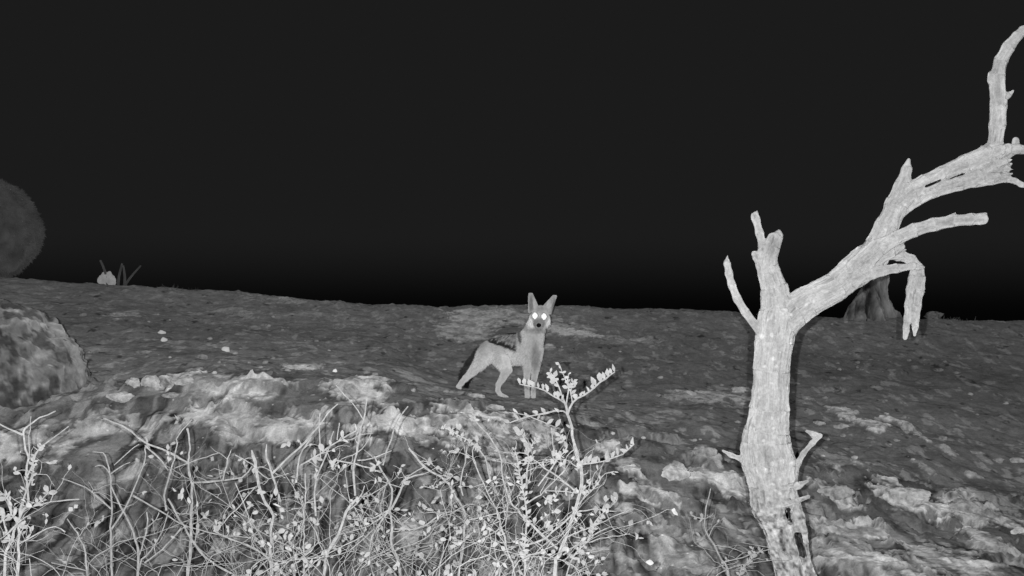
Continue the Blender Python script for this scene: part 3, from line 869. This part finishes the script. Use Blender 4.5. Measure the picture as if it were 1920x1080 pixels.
def shrub(name, label, cat, group, Y0, seed, chains, cane_x, n_canes, n_twigs, leaf_rate, leaf_px=(7, 13), cane_top=(880, 1030), ctw=1.0):
    random.seed(seed)
    tw, lv = Tubes(), Leaves()
    def depth(px, py):
        return Y0 + 0.16 * float(vnoise(np.array([px / 130.0]), np.array([py / 130.0]), seed=seed)[0])
    def to3(px, py, off=0.0):
        return np.array(P(px, py, depth(px, py) + off))
    allpts = []
    base_x = sum(cane_x) / 2.0
    org = np.array([(base_x - 960) / F * Y0, Y0, 0.0])
    for ch in chains:
        pts, r0, r1, lf = ch
        pts3 = [to3(a, b) for a, b in pts]
        if pts[0][1] >= 1070:                      # a main stem: carry it down into the ground
            g = pts3[0] + (org - pts3[0]) * np.array([.25, .25, 0]); g[2] = float(ground_h(np.array([g[0]]), np.array([g[1]]))[0]) - 0.02
            pts3 = [g] + pts3
        q = resample(pts3, 0.018)
        n = len(q)
        wa = np.zeros(3); q2 = []
        for ii, p in enumerate(q):
            wa = wa * .75 + np.array([random.gauss(0, .0016), random.gauss(0, .002), random.gauss(0, .0013)])
            q2.append(p + wa * min(1, ii / 3, (n - ii) / 3))
        q = q2
        rad = [.72 * ((r0 + (r1 - r0) * i / n) * (1 + .18 * random.random() + (.35 if random.random() < .12 else 0))) / F * Y0 for i in range(n)]
        tw.tube(q, rad, 6)
        allpts += [(q[i], q[min(i + 1, n - 1)] - q[max(i - 1, 0)], rad[i]) for i in range(1, n)]
        if lf:
            dens, size, t0, side = lf
            i0 = int(n * t0)
            L = sum(np.linalg.norm(q[i + 1] - q[i]) for i in range(i0, n - 1))
            k = max(2, int(L * F / Y0 / dens))
            for j in range(k + 1):
                f = i0 + (n - 1 - i0) * j / k
                i = min(int(f), n - 2); p = q[i] + (q[i + 1] - q[i]) * (f - i)
                d = q[i + 1] - q[i]; d = d / (np.linalg.norm(d) + 1e-9)
                for sgn in ((1, -1) if side == 0 else (side,)):
                    if random.random() < (.38 if side == 0 else .12): continue
                    pr = np.array([-d[2], 0, d[0]]) * sgn
                    if side != 0 and pr[2] < 0: pr = -pr
                    dd = pr * random.uniform(.7, 1.1) + d * random.uniform(.15, .8) + np.array([0, random.gauss(-.15, .3), random.uniform(0, .3)])
                    s_ = size * (.8 if side == 0 else 1) * random.uniform(.75, 1.4) / F * Y0
                    lv.leaf(p, dd, s_, s_ * random.uniform(.25, .38))
    # fine canes that rise from the root
    for k in range(n_canes):
        x0 = random.uniform(*cane_x); x1 = x0 + random.gauss(0, 110)
        off = random.uniform(-.25, .3)
        top = random.uniform(*cane_top)
        b = to3(x0 * .6 + base_x * .4, 1200, off)
        b[2] = float(ground_h(np.array([b[0]]), np.array([b[1]]))[0]) - .01
        m1 = to3(x0 + random.gauss(0, 40), 1090, off); m2 = to3((x0 + x1) / 2 + random.gauss(0, 30), (1080 + top) / 2, off); t_ = to3(x1, top, off)
        q = resample([b, m1, m2, t_], .026)
        wa = np.zeros(3); q2 = []
        for p in q:
            wa = wa * .8 + np.array([random.gauss(0, .0034), random.gauss(0, .003), random.gauss(0, .002)])
            q2.append(p + wa)
        q = q2
        r0 = random.uniform(.6, 1.35) * ctw
        rad = [(r0 * (1 - .65 * i / len(q))) / F * Y0 for i in range(len(q))]
        tw.tube(q, rad, 4)
        allpts += [(q[i], q[min(i + 1, len(q) - 1)] - q[i - 1], rad[i]) for i in range(2, len(q))]
    # side twigs
    lvl = [a for a in allpts if 540 + (H - a[0][2]) / a[0][1] * F > cane_top[0] - 50]
    for k in range(n_twigs):
        p, d, r = random.choice(lvl)
        d = d / (np.linalg.norm(d) + 1e-9)
        side = np.array([random.gauss(0, 1), random.gauss(0, .7), random.gauss(.25, .7)])
        v = d * .5 + side / (np.linalg.norm(side) + 1e-9); v /= np.linalg.norm(v)
        L = random.uniform(.02, .10) * (1.0 if random.random() < .75 else 2.1)
        n = max(3, int(L / .014)); q = [p]
        for i in range(n):
            v = v + np.array([random.gauss(0, .3), random.gauss(0, .2), random.gauss(0, .3)]); v /= np.linalg.norm(v)
            q.append(q[-1] + v * L / n)
        r0 = min(r * .8, .95 / F * Y0); rad = [r0 * (1 - .55 * i / n) for i in range(n + 1)]
        tw.tube(q, rad, 4)
        if L > .05:
            lvl += [(q[i], q[i] - q[i - 1], rad[i]) for i in range(1, n)]
        if random.random() < leaf_rate:
            for j in range(random.choice((1, 1, 2, 3))):
                i = random.randint(max(1, n - 2), n)
                s_ = random.uniform(*leaf_px) / F * Y0
                lv.leaf(q[i], v + np.array([random.gauss(0, .6), random.gauss(-.2, .4), random.gauss(.1, .6)]), s_, s_ * random.uniform(.25, .4))
    o = empty(name, tuple(org)); tag(o, label, cat, group)
    tw.build('stems', MAT['twig'], o, org)
    if lv.n: lv.build('foliage', MAT['leaf'], o, org)
    return o

G = 'thin twiggy shrubs along the foot of the bank'
# a chain: points, start radius px, end radius px, (leaf spacing px, leaf length px, start fraction, side)
shrub('leafy_shrub', 'upright shrub with leaf tufts cut off by the left edge of the frame', 'shrub', G, 2.3, 101, [
    ([(9, 1085), (22, 1020), (31, 979), (47, 941), (50, 891), (53, 860), (46, 844), (42, 815), (47, 803), (63, 793), (104, 771)], 4.2, 1.6, None),
    ([(42, 815), (20, 802), (-6, 790)], 1.8, 1.2, None),
    ([(35, 1085), (33, 1023), (39, 960), (57, 910), (60, 878), (63, 860), (79, 841), (129, 800)], 4.4, 1.2, None),
    ([(38, 957), (63, 948), (104, 938), (148, 937)], 2, 1.2, None),
    ([(35, 1020), (75, 1000), (107, 990), (121, 998)], 1.6, 1, None),
    ([(55, 860), (56, 830), (57, 803), (58, 780)], 1.2, .7, None),
    ([(50, 895), (62, 870), (70, 852), (78, 835)], 1.6, 1, (7, 11, .0, 0)),
    ([(31, 979), (18, 950), (10, 930), (0, 925)], 2, 1, (9, 17, .1, 0)),
    ([(20, 1020), (8, 985), (2, 960)], 2, 1, (9, 17, .1, 0)),
    ([(63, 948), (78, 940), (90, 925)], 1.5, 1, (8, 15, .2, 0)),
    ([(38, 990), (50, 985), (58, 1000)], 1.5, 1, (9, 13, .1, 0)),
    ([(60, 910), (62, 885), (64, 872)], 2, 1, (6, 9, .0, 0)),
], (-30, 70), 16, 170, .35, (9, 15), (930, 1050))
shrub('bare_shrub', 'sparse shrub left of centre whose thin grey stems carry almost no leaves', 'shrub', G, 2.55, 202, [
    ([(208, 1085), (209, 992), (208, 954), (206, 916), (206, 891), (192, 875), (178, 875)], 3.6, 1.2, None),
    ([(206, 891), (201, 866), (192, 850), (170, 847)], 1.8, .9, None),
    ([(208, 888), (225, 876), (244, 867)], 1.4, .8, None),
    ([(208, 910), (227, 948), (242, 979), (256, 1012), (262, 1035), (258, 1085)], 1.6, 3, None),
    ([(209, 992), (233, 957), (252, 913), (271, 860), (274, 834)], 2.2, 1, None),
    ([(249, 929), (283, 948), (315, 967), (346, 985), (400, 1000), (472, 1008)], 1.8, 1.1, None),
    ([(349, 1085), (356, 1023), (357, 960), (359, 910), (354, 869), (356, 844), (351, 804)], 4.4, 1.7, None),
    ([(354, 869), (315, 848), (271, 827), (233, 800), (190, 786)], 2.3, 1.2, None),
    ([(312, 957), (308, 929), (318, 885), (329, 841), (335, 815), (359, 787)], 2.4, 1.0, None),
    ([(362, 905), (390, 903), (415, 900), (453, 894), (472, 875)], 2.4, 1.6, None),
    ([(274, 837), (295, 860), (315, 882)], 1.6, 1.4, None),
    ([(258, 1074), (283, 1033), (300, 1000), (315, 960)], 2, 1.2, None),
    ([(271, 1055), (302, 1033), (340, 992)], 1.6, 1.2, None),
    ([(315, 935), (346, 985), (378, 1033), (434, 1074)], 2.2, 2, None),
    ([(116, 897), (161, 913), (185, 933), (208, 954)], 1.2, 1.8, None),
    ([(126, 973), (151, 1011), (160, 1040), (164, 1085)], 1.2, 2.4, None),
    ([(96, 1055), (130, 1063), (160, 1070)], 1.1, 1.3, None),
    ([(214, 872), (238, 851), (261, 834)], 1.2, 1, None),
    ([(327, 878), (359, 866), (412, 849)], 1.2, .9, None),
    ([(362, 905), (372, 960), (365, 1020)], 1, 1, None),
    ([(275, 960), (276, 990), (262, 1040)], 1.5, 1.8, None),
    ([(271, 992), (292, 975), (298, 962)], 1.2, 1, None),
], (140, 390), 14, 190, .14, (9, 14), (930, 1060))
shrub('tangled_shrub', 'dense tangle of crossing twigs with small leaves between the two taller bare stems', 'shrub', G, 2.5, 303, [
    ([(548, 1085), (557, 1055), (583, 1033)], 2.6, 1.6, None),
    ([(510, 1085), (507, 1007), (510, 967), (494, 941), (483, 907), (479, 875), (472, 845)], 4.2, 3, None),
    ([(526, 941), (510, 891), (501, 860), (500, 834)], 2.4, 1.8, None),
    ([(510, 888), (548, 853), (586, 812), (614, 775), (633, 757)], 2.2, 1.1, None),
    ([(557, 895), (560, 856), (583, 819)], 1.8, 1.3, None),
    ([(564, 872), (601, 850), (620, 834), (667, 808)], 1.8, 1.2, (22, 17, .3, 0)),
    ([(592, 967), (590, 910), (605, 866), (617, 841)], 2, 1.2, None),
    ([(570, 1085), (570, 973), (571, 888)], 2.2, 1.3, None),
    ([(605, 1085), (617, 1036), (636, 1004), (658, 951), (671, 935)], 4.2, 2.4, None),
    ([(671, 935), (680, 925), (683, 910)], 1.6, 1, None),
    ([(666, 929), (664, 882), (674, 822), (683, 778), (687, 749)], 2.4, 1.4, None),
    ([(680, 785), (663, 757), (645, 740), (630, 722)], 1.2, .8, None),
    ([(630, 863), (683, 875), (718, 886)], 1.8, 1.3, None),
    ([(671, 863), (699, 860), (734, 845)], 1.4, .9, None),
    ([(400, 995), (463, 1023), (504, 1048), (535, 1080)], 1.4, 2, None),
    ([(441, 853), (475, 872), (505, 897), (541, 888)], 1.1, .9, None),
    ([(441, 905), (455, 940), (468, 980), (475, 1005)], 1.2, 1.6, None),
    ([(418, 900), (425, 870), (433, 842)], 1.6, 1, None),
    ([(415, 985), (450, 950), (478, 915)], 1.3, 1, None),
    ([(601, 860), (601, 820), (601, 775)], 1.6, 1, None),
    ([(632, 825), (636, 805), (637, 793)], 1.4, 1, None),
    ([(618, 841), (622, 820), (626, 808)], 1.4, 1, None),
], (430, 660), 26, 520, .34, (9, 16), (860, 1020))
shrub('forked_shrub', 'slender forking shrub standing left of the leafy sprays, below the jackal hind feet', 'shrub', G, 2.6, 404, [
    ([(749, 1085), (738, 1023), (734, 954), (737, 916), (718, 885), (702, 856)], 4.2, 1.8, None),
    ([(718, 872), (734, 822), (749, 787), (765, 762)], 2.0, 1.4, None),
    ([(734, 954), (756, 916), (765, 897), (797, 888)], 2.6, 1.3, None),
    ([(734, 954), (693, 973), (655, 973)], 1.6, 1.2, None),
    ([(727, 960), (710, 985), (696, 1007), (693, 1030)], 2.2, 1.2, None),
    ([(740, 992), (787, 989), (830, 965), (880, 945)], 1.8, 1.1, None),
    ([(633, 1004), (690, 985), (731, 957)], 1.1, 1.3, None),
    ([(767, 841), (796, 875), (824, 894), (846, 913), (865, 941), (874, 963), (872, 1010), (860, 1085)], 2, 3, None),
    ([(796, 875), (770, 890), (752, 905)], 1.2, .8, None),
    ([(796, 870), (803, 868)], 1, .8, (6, 12, 0, 0)),
    ([(838, 900), (840, 890)], 1, .8, (6, 12, 0, 0)),
    ([(836, 903), (812, 914), (796, 912)], 1.2, .8, (9, 9, .3, 0)),
], (680, 900), 24, 440, .3, (8, 14), (900, 1030))
shrub('leaf_spray_shrub', 'tallest shrub with rows of pale oval leaves reaching up beside the jackal front feet', 'shrub', G, 2.4, 505, [
    ([(1041, 1085), (1050, 1042), (1063, 1007), (1079, 960), (1088, 922), (1093, 891), (1085, 860), (1076, 831), (1069, 803), (1064, 779)], 5.2, 3.4, None),
    ([(1064, 779), (1056, 771), (1025, 775), (992, 779), (956, 792)], 2.4, 1.3, (15, 13, .35, 1)),
    ([(992, 779), (970, 775), (946, 772)], 1.3, .8, None),
    ([(995, 782), (1020, 792), (1042, 802)], 1.3, 1.1, (16, 14, .2, 1)),
    ([(1064, 779), (1059, 756), (1037, 743), (1009, 729), (976, 720)], 2.6, 1.2, (9.5, 14, .3, 1)),
    ([(1059, 756), (1048, 727), (1040, 710), (1032, 698)], 1.8, 1, (7.5, 15, .15, 0)),
    ([(1064, 779), (1061, 757), (1066, 732), (1067, 702)], 2.2, 1.2, (8, 13, .5, 0)),
    ([(1067, 729), (1058, 703), (1050, 684)], 1.4, .9, (8, 12, .3, 0)),
    ([(1064, 779), (1073, 754), (1092, 740), (1112, 727), (1136, 709), (1153, 697)], 2.6, 1.2, (10, 16, .25, 1)),
    ([(1073, 754), (1071, 735), (1075, 715)], 1.6, 1, (8, 13, .3, 0)),
    ([(1089, 871), (1128, 863), (1164, 849), (1187, 832)], 2, 1.1, (11, 15, .05, 1)),
    ([(1088, 875), (1082, 880)], 2, 1.5, (5, 15, 0, 0)),
    ([(1081, 924), (1060, 905), (1037, 885), (1009, 866)], 1.8, 1.4, None),
    ([(1009, 911), (1031, 882), (1056, 849), (1064, 832)], 1.6, 2, (16, 13, .2, 0)),
    ([(1064, 832), (1052, 822), (1050, 812)], 1.4, 1, (6, 12, .2, 0)),
    ([(1034, 802), (1037, 827), (1042, 852)], 1.2, 1, None),
    ([(1079, 960), (1049, 985), (1019, 1011), (987, 1023)], 2.2, 1.5, None),
    ([(1079, 960), (1100, 957), (1120, 956), (1158, 960)], 1.6, 1, None),
    ([(1060, 1008), (1118, 982), (1150, 968), (1178, 956)], 1.6, 1, None),
    ([(1056, 1040), (1080, 1026), (1111, 1014), (1181, 1001)], 1.6, .9, None),
    ([(1060, 1085), (1099, 1017), (1118, 985), (1127, 965)], 1.8, 1.2, (9, 14, .6, 0)),
    ([(1127, 965), (1140, 955), (1154, 945), (1158, 935)], 1.2, .9, (8, 13, .2, 1)),
    ([(1085, 945), (1114, 918), (1139, 893), (1151, 885)], 1.4, 1, (12, 10, .3, 0)),
    ([(1088, 922), (1096, 918)], 1.2, 1, (6, 14, 0, 0)),
    ([(829, 800), (855, 812), (884, 831), (896, 841)], 1.2, 1.8, (5.5, 9, 0, 0)),
    ([(896, 841), (909, 860), (921, 900), (935, 930)], 1.6, 1.6, None),
    ([(890, 778), (893, 793), (915, 815), (934, 844), (943, 882), (956, 929), (975, 960), (1003, 992), (1044, 1030)], 1.4, 2.6, None),
    ([(890, 790), (889, 780), (884, 774)], 1.2, .9, (5, 13, 0, 0)),
    ([(915, 822), (918, 812)], 1, .9, (6, 12, 0, 0)),
    ([(965, 1085), (955, 1040), (940, 985), (921, 935), (909, 904), (887, 860), (890, 831)], 3, 1.4, None),
    ([(868, 929), (863, 910), (873, 866), (876, 838)], 1.6, 1.1, None),
    ([(981, 1085), (981, 1042), (987, 960), (981, 916), (972, 866), (965, 844)], 3.2, 1.6, (8, 13, .45, 0)),
    ([(987, 916), (990, 866), (987, 834), (972, 803)], 2, 1.2, (8, 13, .3, 0)),
    ([(987, 850), (1000, 830), (1008, 820)], 1.2, .9, (6, 11, .3, 0)),
    ([(920, 862), (950, 868), (1000, 866), (1042, 864)], 1, 1, None),
    ([(985, 945), (1030, 912), (1060, 880)], 1.2, 1, None),
    ([(1020, 920), (1060, 921), (1085, 924)], 1, 1.2, (18, 11, 0, 0)),
    ([(1018, 930), (1028, 940), (1040, 935)], 1, 1, (5, 14, .2, 0)),
    ([(880, 975), (930, 965), (975, 960)], 1.4, 1, None),
], (860, 1110), 26, 460, .42, (9, 15), (890, 1040))
shrub('small_seedling', 'small leafy twig plant growing just left of the dead trunk base', 'plant', None, 2.75, 606, [
    ([(1365, 1085), (1351, 1048), (1338, 1020), (1322, 992), (1322, 973), (1332, 916)], 2.8, 1.0, None),
    ([(1322, 973), (1312, 970), (1297, 965)], 1.6, 1, (8, 11, .3, 0)),
    ([(1354, 1055), (1391, 1045), (1420, 1037), (1448, 1029)], 1.4, .9, None),
    ([(1338, 1022), (1370, 1028), (1395, 1036)], 1.2, .8, None),
    ([(1385, 1085), (1398, 1060), (1408, 1040), (1414, 1026)], 1.5, 1, (8, 12, .2, 0)),
    ([(1400, 1055), (1418, 1040), (1430, 1028)], 1.3, 1, (8, 12, .2, 0)),
    ([(1360, 1066), (1352, 1060), (1362, 1050)], 1.2, .9, (8, 11, .2, 0)),
], (1345, 1400), 5, 16, .3, (8, 12), (1020, 1070))

# ------------------------------------------------------------------ stones
def rock_mesh(rx, ry, rz, seed, cuts=9, sub=40, rough=1.0):
    r = np.random.default_rng(seed)
    nu, nv = sub, sub // 2
    vs = [(0, 0, 1)]
    for i in range(1, nv):
        th = math.pi * i / nv
        for j in range(nu):
            ph = 2 * math.pi * j / nu
            vs.append((math.sin(th) * math.cos(ph), math.sin(th) * math.sin(ph), math.cos(th)))
    vs.append((0, 0, -1))
    v = np.array(vs)
    fs = []
    for j in range(nu): fs.append((0, 1 + j, 1 + (j + 1) % nu))
    for i in range(nv - 2):
        for j in range(nu):
            a = 1 + i * nu + j; b = 1 + i * nu + (j + 1) % nu
            fs.append((a, a + nu, b + nu, b))
    k = len(v) - 1
    for j in range(nu): fs.append((k, 1 + (nv - 2) * nu + (j + 1) % nu, 1 + (nv - 2) * nu + j))
    for c in range(cuts):
        n = r.normal(size=3); n /= np.linalg.norm(n)
        d = r.uniform(.62, .88)
        e = np.maximum(v @ n - d, 0)
        v = v - e[:, None] * n * .93
    s = seed % 97
    v = v * (1 + .34 * rough * fbm(v[:, 0] * 1.7 + s, v[:, 1] * 1.7, v[:, 2] * 1.7, 4, seed=seed))[:, None]
    v = v * (1 + .16 * rough * fbm(v[:, 0] * 5 + s, v[:, 1] * 7, v[:, 2] * 7, 3, seed=seed + 3))[:, None]
    return v * np.array([rx, ry, rz]), fs
def stone(px, py, rx, ry, label, group=None, mat='stone', name='stone', flat=1.0, lift=0.25, deep=1.0):
    x, y, z = hit(px, py + ry * .4)
    w = rx / F * y; h = ry / F * y * 1.15
    v, f = rock_mesh(w, max(w * .8, h) * deep, h * flat, int(px * 7 + py * 3))
    o = link_mesh(name, v, f, MAT[mat])
    o.location = (x, y + w * .3, float(ground_h(np.array([x]), np.array([y + w * .3]))[0]) + h * lift)
    o.rotation_euler = (0, 0, random.uniform(-.5, .5))
    tag(o, label, 'rock' if max(rx, ry) > 15 else 'stone', group)
    return o
stone(199, 525, 15, 11, 'pale rock on the left crest beside thin dark stalks', mat='quartz', lift=.75, flat=1.25)
stone(1755, 594, 20, 8, 'low grey rock on the right crest past the hanging branch', mat='stone2', lift=.4)
stone(1384, 597, 6, 4, 'small pale stone on the crest just left of the dead trunk')
stone(1536, 618, 15, 4, 'narrow pale stone right of the trunk just below its fork')
stone(423, 656, 8, 6, 'lone round white stone on the slope between the left crest and the bank', mat='quartz')
stone(628, 696, 5, 4, 'tiny white stone just above the pale bank, left of the jackal tail', mat='quartz')
stone(303, 624, 7, 4.5, 'upper white stone of a close pair on the left slope', mat='quartz')
stone(307, 638, 6, 5, 'lower white stone of a close pair on the left slope', mat='quartz')
stone(376, 671, 15, 5, 'flat grey stone below the lone round white stone', mat='stone2')
stone(268, 662, 16, 4, 'long flat grey stone halfway down the left slope', mat='stone2')
stone(220, 590, 17, 5, 'flat pale stone below the crest rock and its stalks')
stone(156, 591, 7, 4, 'small pale stone left of the flat one below the crest rock', mat='stone2')
stone(247, 719, 16, 9, 'blunt pale stone at the left end of the bank, touching a rounder one')
stone(281, 720, 21, 13, 'rounded pale rock at the left end of the bank with a notched top')
stone(343, 731, 25, 7, 'long low pale rock in the bank right of the rounded one')
stone(221, 749, 28, 9, 'wedge shaped pale rock below the pair at the left end of the bank')
stone(321, 757, 18, 5, 'thin arched pale stone below the long low rock of the bank', mat='stone2')
stone(887, 741, 24, 7, 'flat pale slab under the jackal between its hind feet', lift=-.1)
stone(926, 764, 20, 8, 'rounded pale slab just below the jackal hind feet', lift=0)
stone(1578, 801, 14, 5, 'curved white chip left of the crust patches right of the trunk')
stone(1536, 795, 13, 4, 'slim pale stone close to the right of the trunk above the bent twig')
stone(1704, 805, 14, 11, 'roundish pale rock at the right end of the crust patches')
stone(1770, 824, 9, 4, 'small flat stone on the right slope, right of the roundish rock', mat='stone2')
stone(1835, 851, 12, 3, 'thin flat stone on the far right slope', mat='stone2')
stone(1912, 865, 16, 5, 'pale stone cut by the right edge of the frame')
stone(1874, 866, 11, 5, 'slanted grey stone near the right edge of the frame', mat='stone2')
stone(1709, 942, 44, 19, 'largest pale boulder low on the right slope with a domed top', flat=.9)
stone(1568, 926, 34, 14, 'arched grey boulder just right of the lower trunk', mat='stone2')
stone(1269, 892, 26, 17, 'rounded pale boulder left of the trunk above the seedling')
stone(1325, 851, 22, 11, 'smooth grey rock left of the trunk level with its short left twig', mat='stone2')
stone(1143, 839, 22, 9, 'pale rock behind the right hand leaf row of the tallest shrub')
stone(1814, 956, 40, 13, 'broad low boulder near the lower right corner', mat='stone2')
stone(1189, 884, 18, 4, 'thin slanting pale stone right of the tallest shrub')
stone(1912, 996, 15, 7, 'pale stone low on the right edge of the frame')
stone(330, 784, 1, 1, 'pebble', None) if False else None
random.seed(31)
n = 0
while n < 110:
    px = random.uniform(10, 1915); py = random.uniform(590, 870)
    x, y, z = hit(px, py)
    if y > 8.9 or y < 4.6 or (840 < px < 1030 and py < 760 and py > 560): continue
    s = random.uniform(1.6, 4.0) * (1.2 if y < 6 else 1)
    stone(px, py, s * 1.5, s * .8, 'small loose pebble lying on the dark bare soil of the slope', 'pebbles scattered on the slope', random.choice(('stone', 'stone2', 'stone2')), name='pebble')
    n += 1

# ------------------------------------------------------------------ earth mound at the left edge
x, y, z = hit(30, 800)
w = 160 / F * 4.85
v, f = rock_mesh(w, w * .75, w * 1.05, 4242, cuts=2, sub=200, rough=.5)
e_ = np.array([w, w * .75, w * 1.05]); v = np.sign(v) * np.abs(v / e_) ** .86 * e_
nr = fbm(v[:, 0] * 9, v[:, 1] * 9, v[:, 2] * 9, 5, seed=17, gain=.6)
v = v * (1 + .07 * nr)[:, None]
nr2 = fbm(v[:, 0] * 30, v[:, 1] * 30, v[:, 2] * 30, 3, seed=19)
v = v * (1 + .035 * nr2)[:, None]
ms = fbm(v[:, 0] * 7, v[:, 1] * 7, v[:, 2] * 9 + 4, 5, seed=23, gain=.65)
ma = 0.085 + .05 * nr + .15 * smooth01((ms - .04) / .14) + .10 * smooth01((nr2 - .15) / .2)
ma = ma * (1 - .35 * smooth01((fbm(v[:, 0] * 10, v[:, 1] * 10, v[:, 2] * 3, 4, seed=29) - .08) / .1))
o = link_mesh('earth_mound', v, f, MAT['mound'], attr={'albedo': np.clip(ma, .02, .5)})
o.location = tuple(P(-6, 742, 4.85))
tag(o, 'rounded crumbling earth mound at the left edge above the leafy shrub', 'mound')

# ------------------------------------------------------------------ far round bush, grass stalks, stump
def far_bush():
    Y = 11.0
    c = np.array(P(-30, 432, Y)); rx, rz = 97 / F * Y, 98 / F * Y
    r = np.random.default_rng(3)
    n = 26000
    d = r.normal(size=(n, 3)); d /= np.linalg.norm(d, axis=1)[:, None]
    rad = 1 - np.abs(r.normal(0, .06, n)) + .10 * fbm(d[:, 0] * 3, d[:, 1] * 3, d[:, 2] * 3, 3, seed=6)
    p = c + d * rad[:, None] * np.array([rx, rx, rz])
    t = r.normal(size=(n, 3)) * .5 + d * .9 + np.array([0.1, 0, -.5]); t /= np.linalg.norm(t, axis=1)[:, None]
    s = np.cross(t, r.normal(size=(n, 3))); s /= np.linalg.norm(s, axis=1)[:, None]
    L = r.uniform(.02, .05, n)[:, None]; W = r.uniform(.004, .009, n)[:, None]
    vv = np.stack([p - s * W, p + s * W, p + t * L], 1).reshape(-1, 3)
    g = float(ground_h(np.array([c[0]]), np.array([c[1]]))[0])
    org = np.array([c[0], c[1], g])
    o = empty('round_bush', tuple(org)); tag(o, 'dim rounded bush looming behind the crest at the left edge', 'bush')
    v, f = rock_mesh(rx * .96, rx * .96, rz * .96, 77, cuts=0, sub=64, rough=.5)
    vc = v + c - org
    link_mesh('crown', np.concatenate([vc, vv - org]), [tuple(q) for q in f] + [tuple(len(vc) + 3 * i + k for k in range(3)) for i in range(n)], MAT['farleaf'], o)
    tb = Tubes(); tb.tube([org - np.array([0, 0, .05]), org + np.array([.02, 0, (c[2] - rz * .5 - g) * .6]), np.array([c[0], c[1], c[2] - rz * .4])], [.06, .05, .04], 8)
    tb.build('trunk', MAT['twig'], o, org)
far_bush()

def stalk(pts, r, label):
    Y = 9.15
    q = resample([P(a, b, Y) for a, b in pts], .05)
    tb = Tubes(); n = len(q)
    tb.tube(q, [r / F * Y * (1 - .5 * i / n) for i in range(n)], 5)
    org = np.array(q[0])
    o = tb.build('dry_stalk', MAT['stalk'], None, org); o.location = tuple(org)
    tag(o, label, 'stalk', 'thin stalks on the left crest')
MAT['stalk'] = m_plain('dim_stalk', 0.16, 20)
stalk([(204, 545), (197, 510), (188, 488)], 3.2, 'thin dim stalk leaning left behind the pale crest rock')
stalk([(220, 548), (223, 518), (229, 494)], 3.0, 'upright dim stalk right of the pale crest rock')
stalk([(233, 548), (234, 520), (231, 498)], 3.0, 'upright dim stalk in the middle of the three right of the crest rock')
stalk([(226, 548), (243, 522), (264, 498)], 2.8, 'dim stalk leaning furthest right on the left crest')

def grass_tuft(px, py, n, hpx, label, mat='straw', seed=0, spread=12):
    random.seed(seed)
    x, y, z = hit(px, py)
    tb = Tubes()
    for k in range(n):
        b = np.array([x + random.gauss(0, spread / F * y * .5), y + random.gauss(0, .03), 0])
        b[2] = float(ground_h(b[:1], b[1:2])[0]) - .005
        h = hpx / F * y * random.uniform(.5, 1.1)
        lean = np.array([random.gauss(0, .6), random.gauss(0, .3), 1.0]); lean *= h / np.linalg.norm(lean)
        tb.tube([b, b + lean * .5 + np.array([0, 0, h * .06]), b + lean], [.0022, .0018, .0006], 3)
    org = np.array([x, y, z])
    o = tb.build('grass_tuft', MAT[mat], None, org); o.location = tuple(org)
    tag(o, label, 'grass tuft', 'small dry grass tufts on the slope', 'stuff')
grass_tuft(330, 541, 26, 9, 'low dim grass tuft on the crest right of the stalks', 'stalk', 1, 40)
grass_tuft(520, 560, 30, 6, 'wide low grass tuft on the crest between the stalks and the jackal', 'stalk', 2, 60)
grass_tuft(1075, 672, 9, 14, 'short pale grass tuft on the slope right of the jackal chest', 'straw', 3, 12)
grass_tuft(1800, 603, 14, 10, 'thin grass tuft on the right crest past the low grey rock', 'straw', 4, 30)
grass_tuft(1050, 580, 22, 6, 'low grass tuft on the crest behind the right ear of the jackal', 'straw', 5, 40)

def far_stump():
    Y = 9.0
    pr = []
    def c(pts):
        for a, b in zip(pts[:-1], pts[1:]):
            pr.append((np.array(P(a[0], a[1], Y + a[3])), np.array(P(b[0], b[1], Y + b[3])), a[2] / F * Y, b[2] / F * Y))
    c([(1630, 600, 34, .1), (1636, 565, 25, .1), (1641, 530, 22, .1), (1642, 495, 22, .1), (1643, 478, 18, .1)])
    c([(1590, 606, 12, -.02), (1606, 578, 12, 0), (1625, 548, 12, .05)])
    c([(1615, 610, 12, -.12), (1620, 575, 11, -.03), (1630, 540, 11, .03)])
    c([(1650, 608, 12, -.12), (1645, 570, 10, -.04), (1638, 535, 10, .03)])
    c([(1676, 606, 10, 0), (1664, 578, 10, .05), (1650, 550, 10, .08)])
    c([(1690, 606, 6, .05), (1678, 590, 8, .05)])
    lo = np.array(P(1560, 625, Y)) - np.array([0, .35, 0]); hi = np.array(P(1710, 455, Y)) + np.array([0, .35, 0])
    fld, _ = cone_field(pr, lo, hi, .011, .02)
    V, Q = surface_net(fld, lo, .011)
    g = fbm(V[:, 0] * 17 + V[:, 2] * 3 * np.sign(V[:, 0] - V[:, 0].mean()), V[:, 1] * 8, V[:, 2] * 3.5, 5, seed=6, gain=.65)
    V = V + np.stack([g * .02, -g * .06, g * .01], 1)
    org = np.array([P(1635, 600, Y + .1).x, Y + .1, P(1635, 600, Y + .1).z])
    al = np.clip(.30 + .55 * g, .04, .8)
    o = empty('tree_stump', tuple(org)); tag(o, 'flared old tree stump on the crest, half hidden behind the dead tree limb', 'stump')
    link_mesh('trunk', V - org, Q, MAT['stump'], o, attr={'albedo': al})
far_stump()
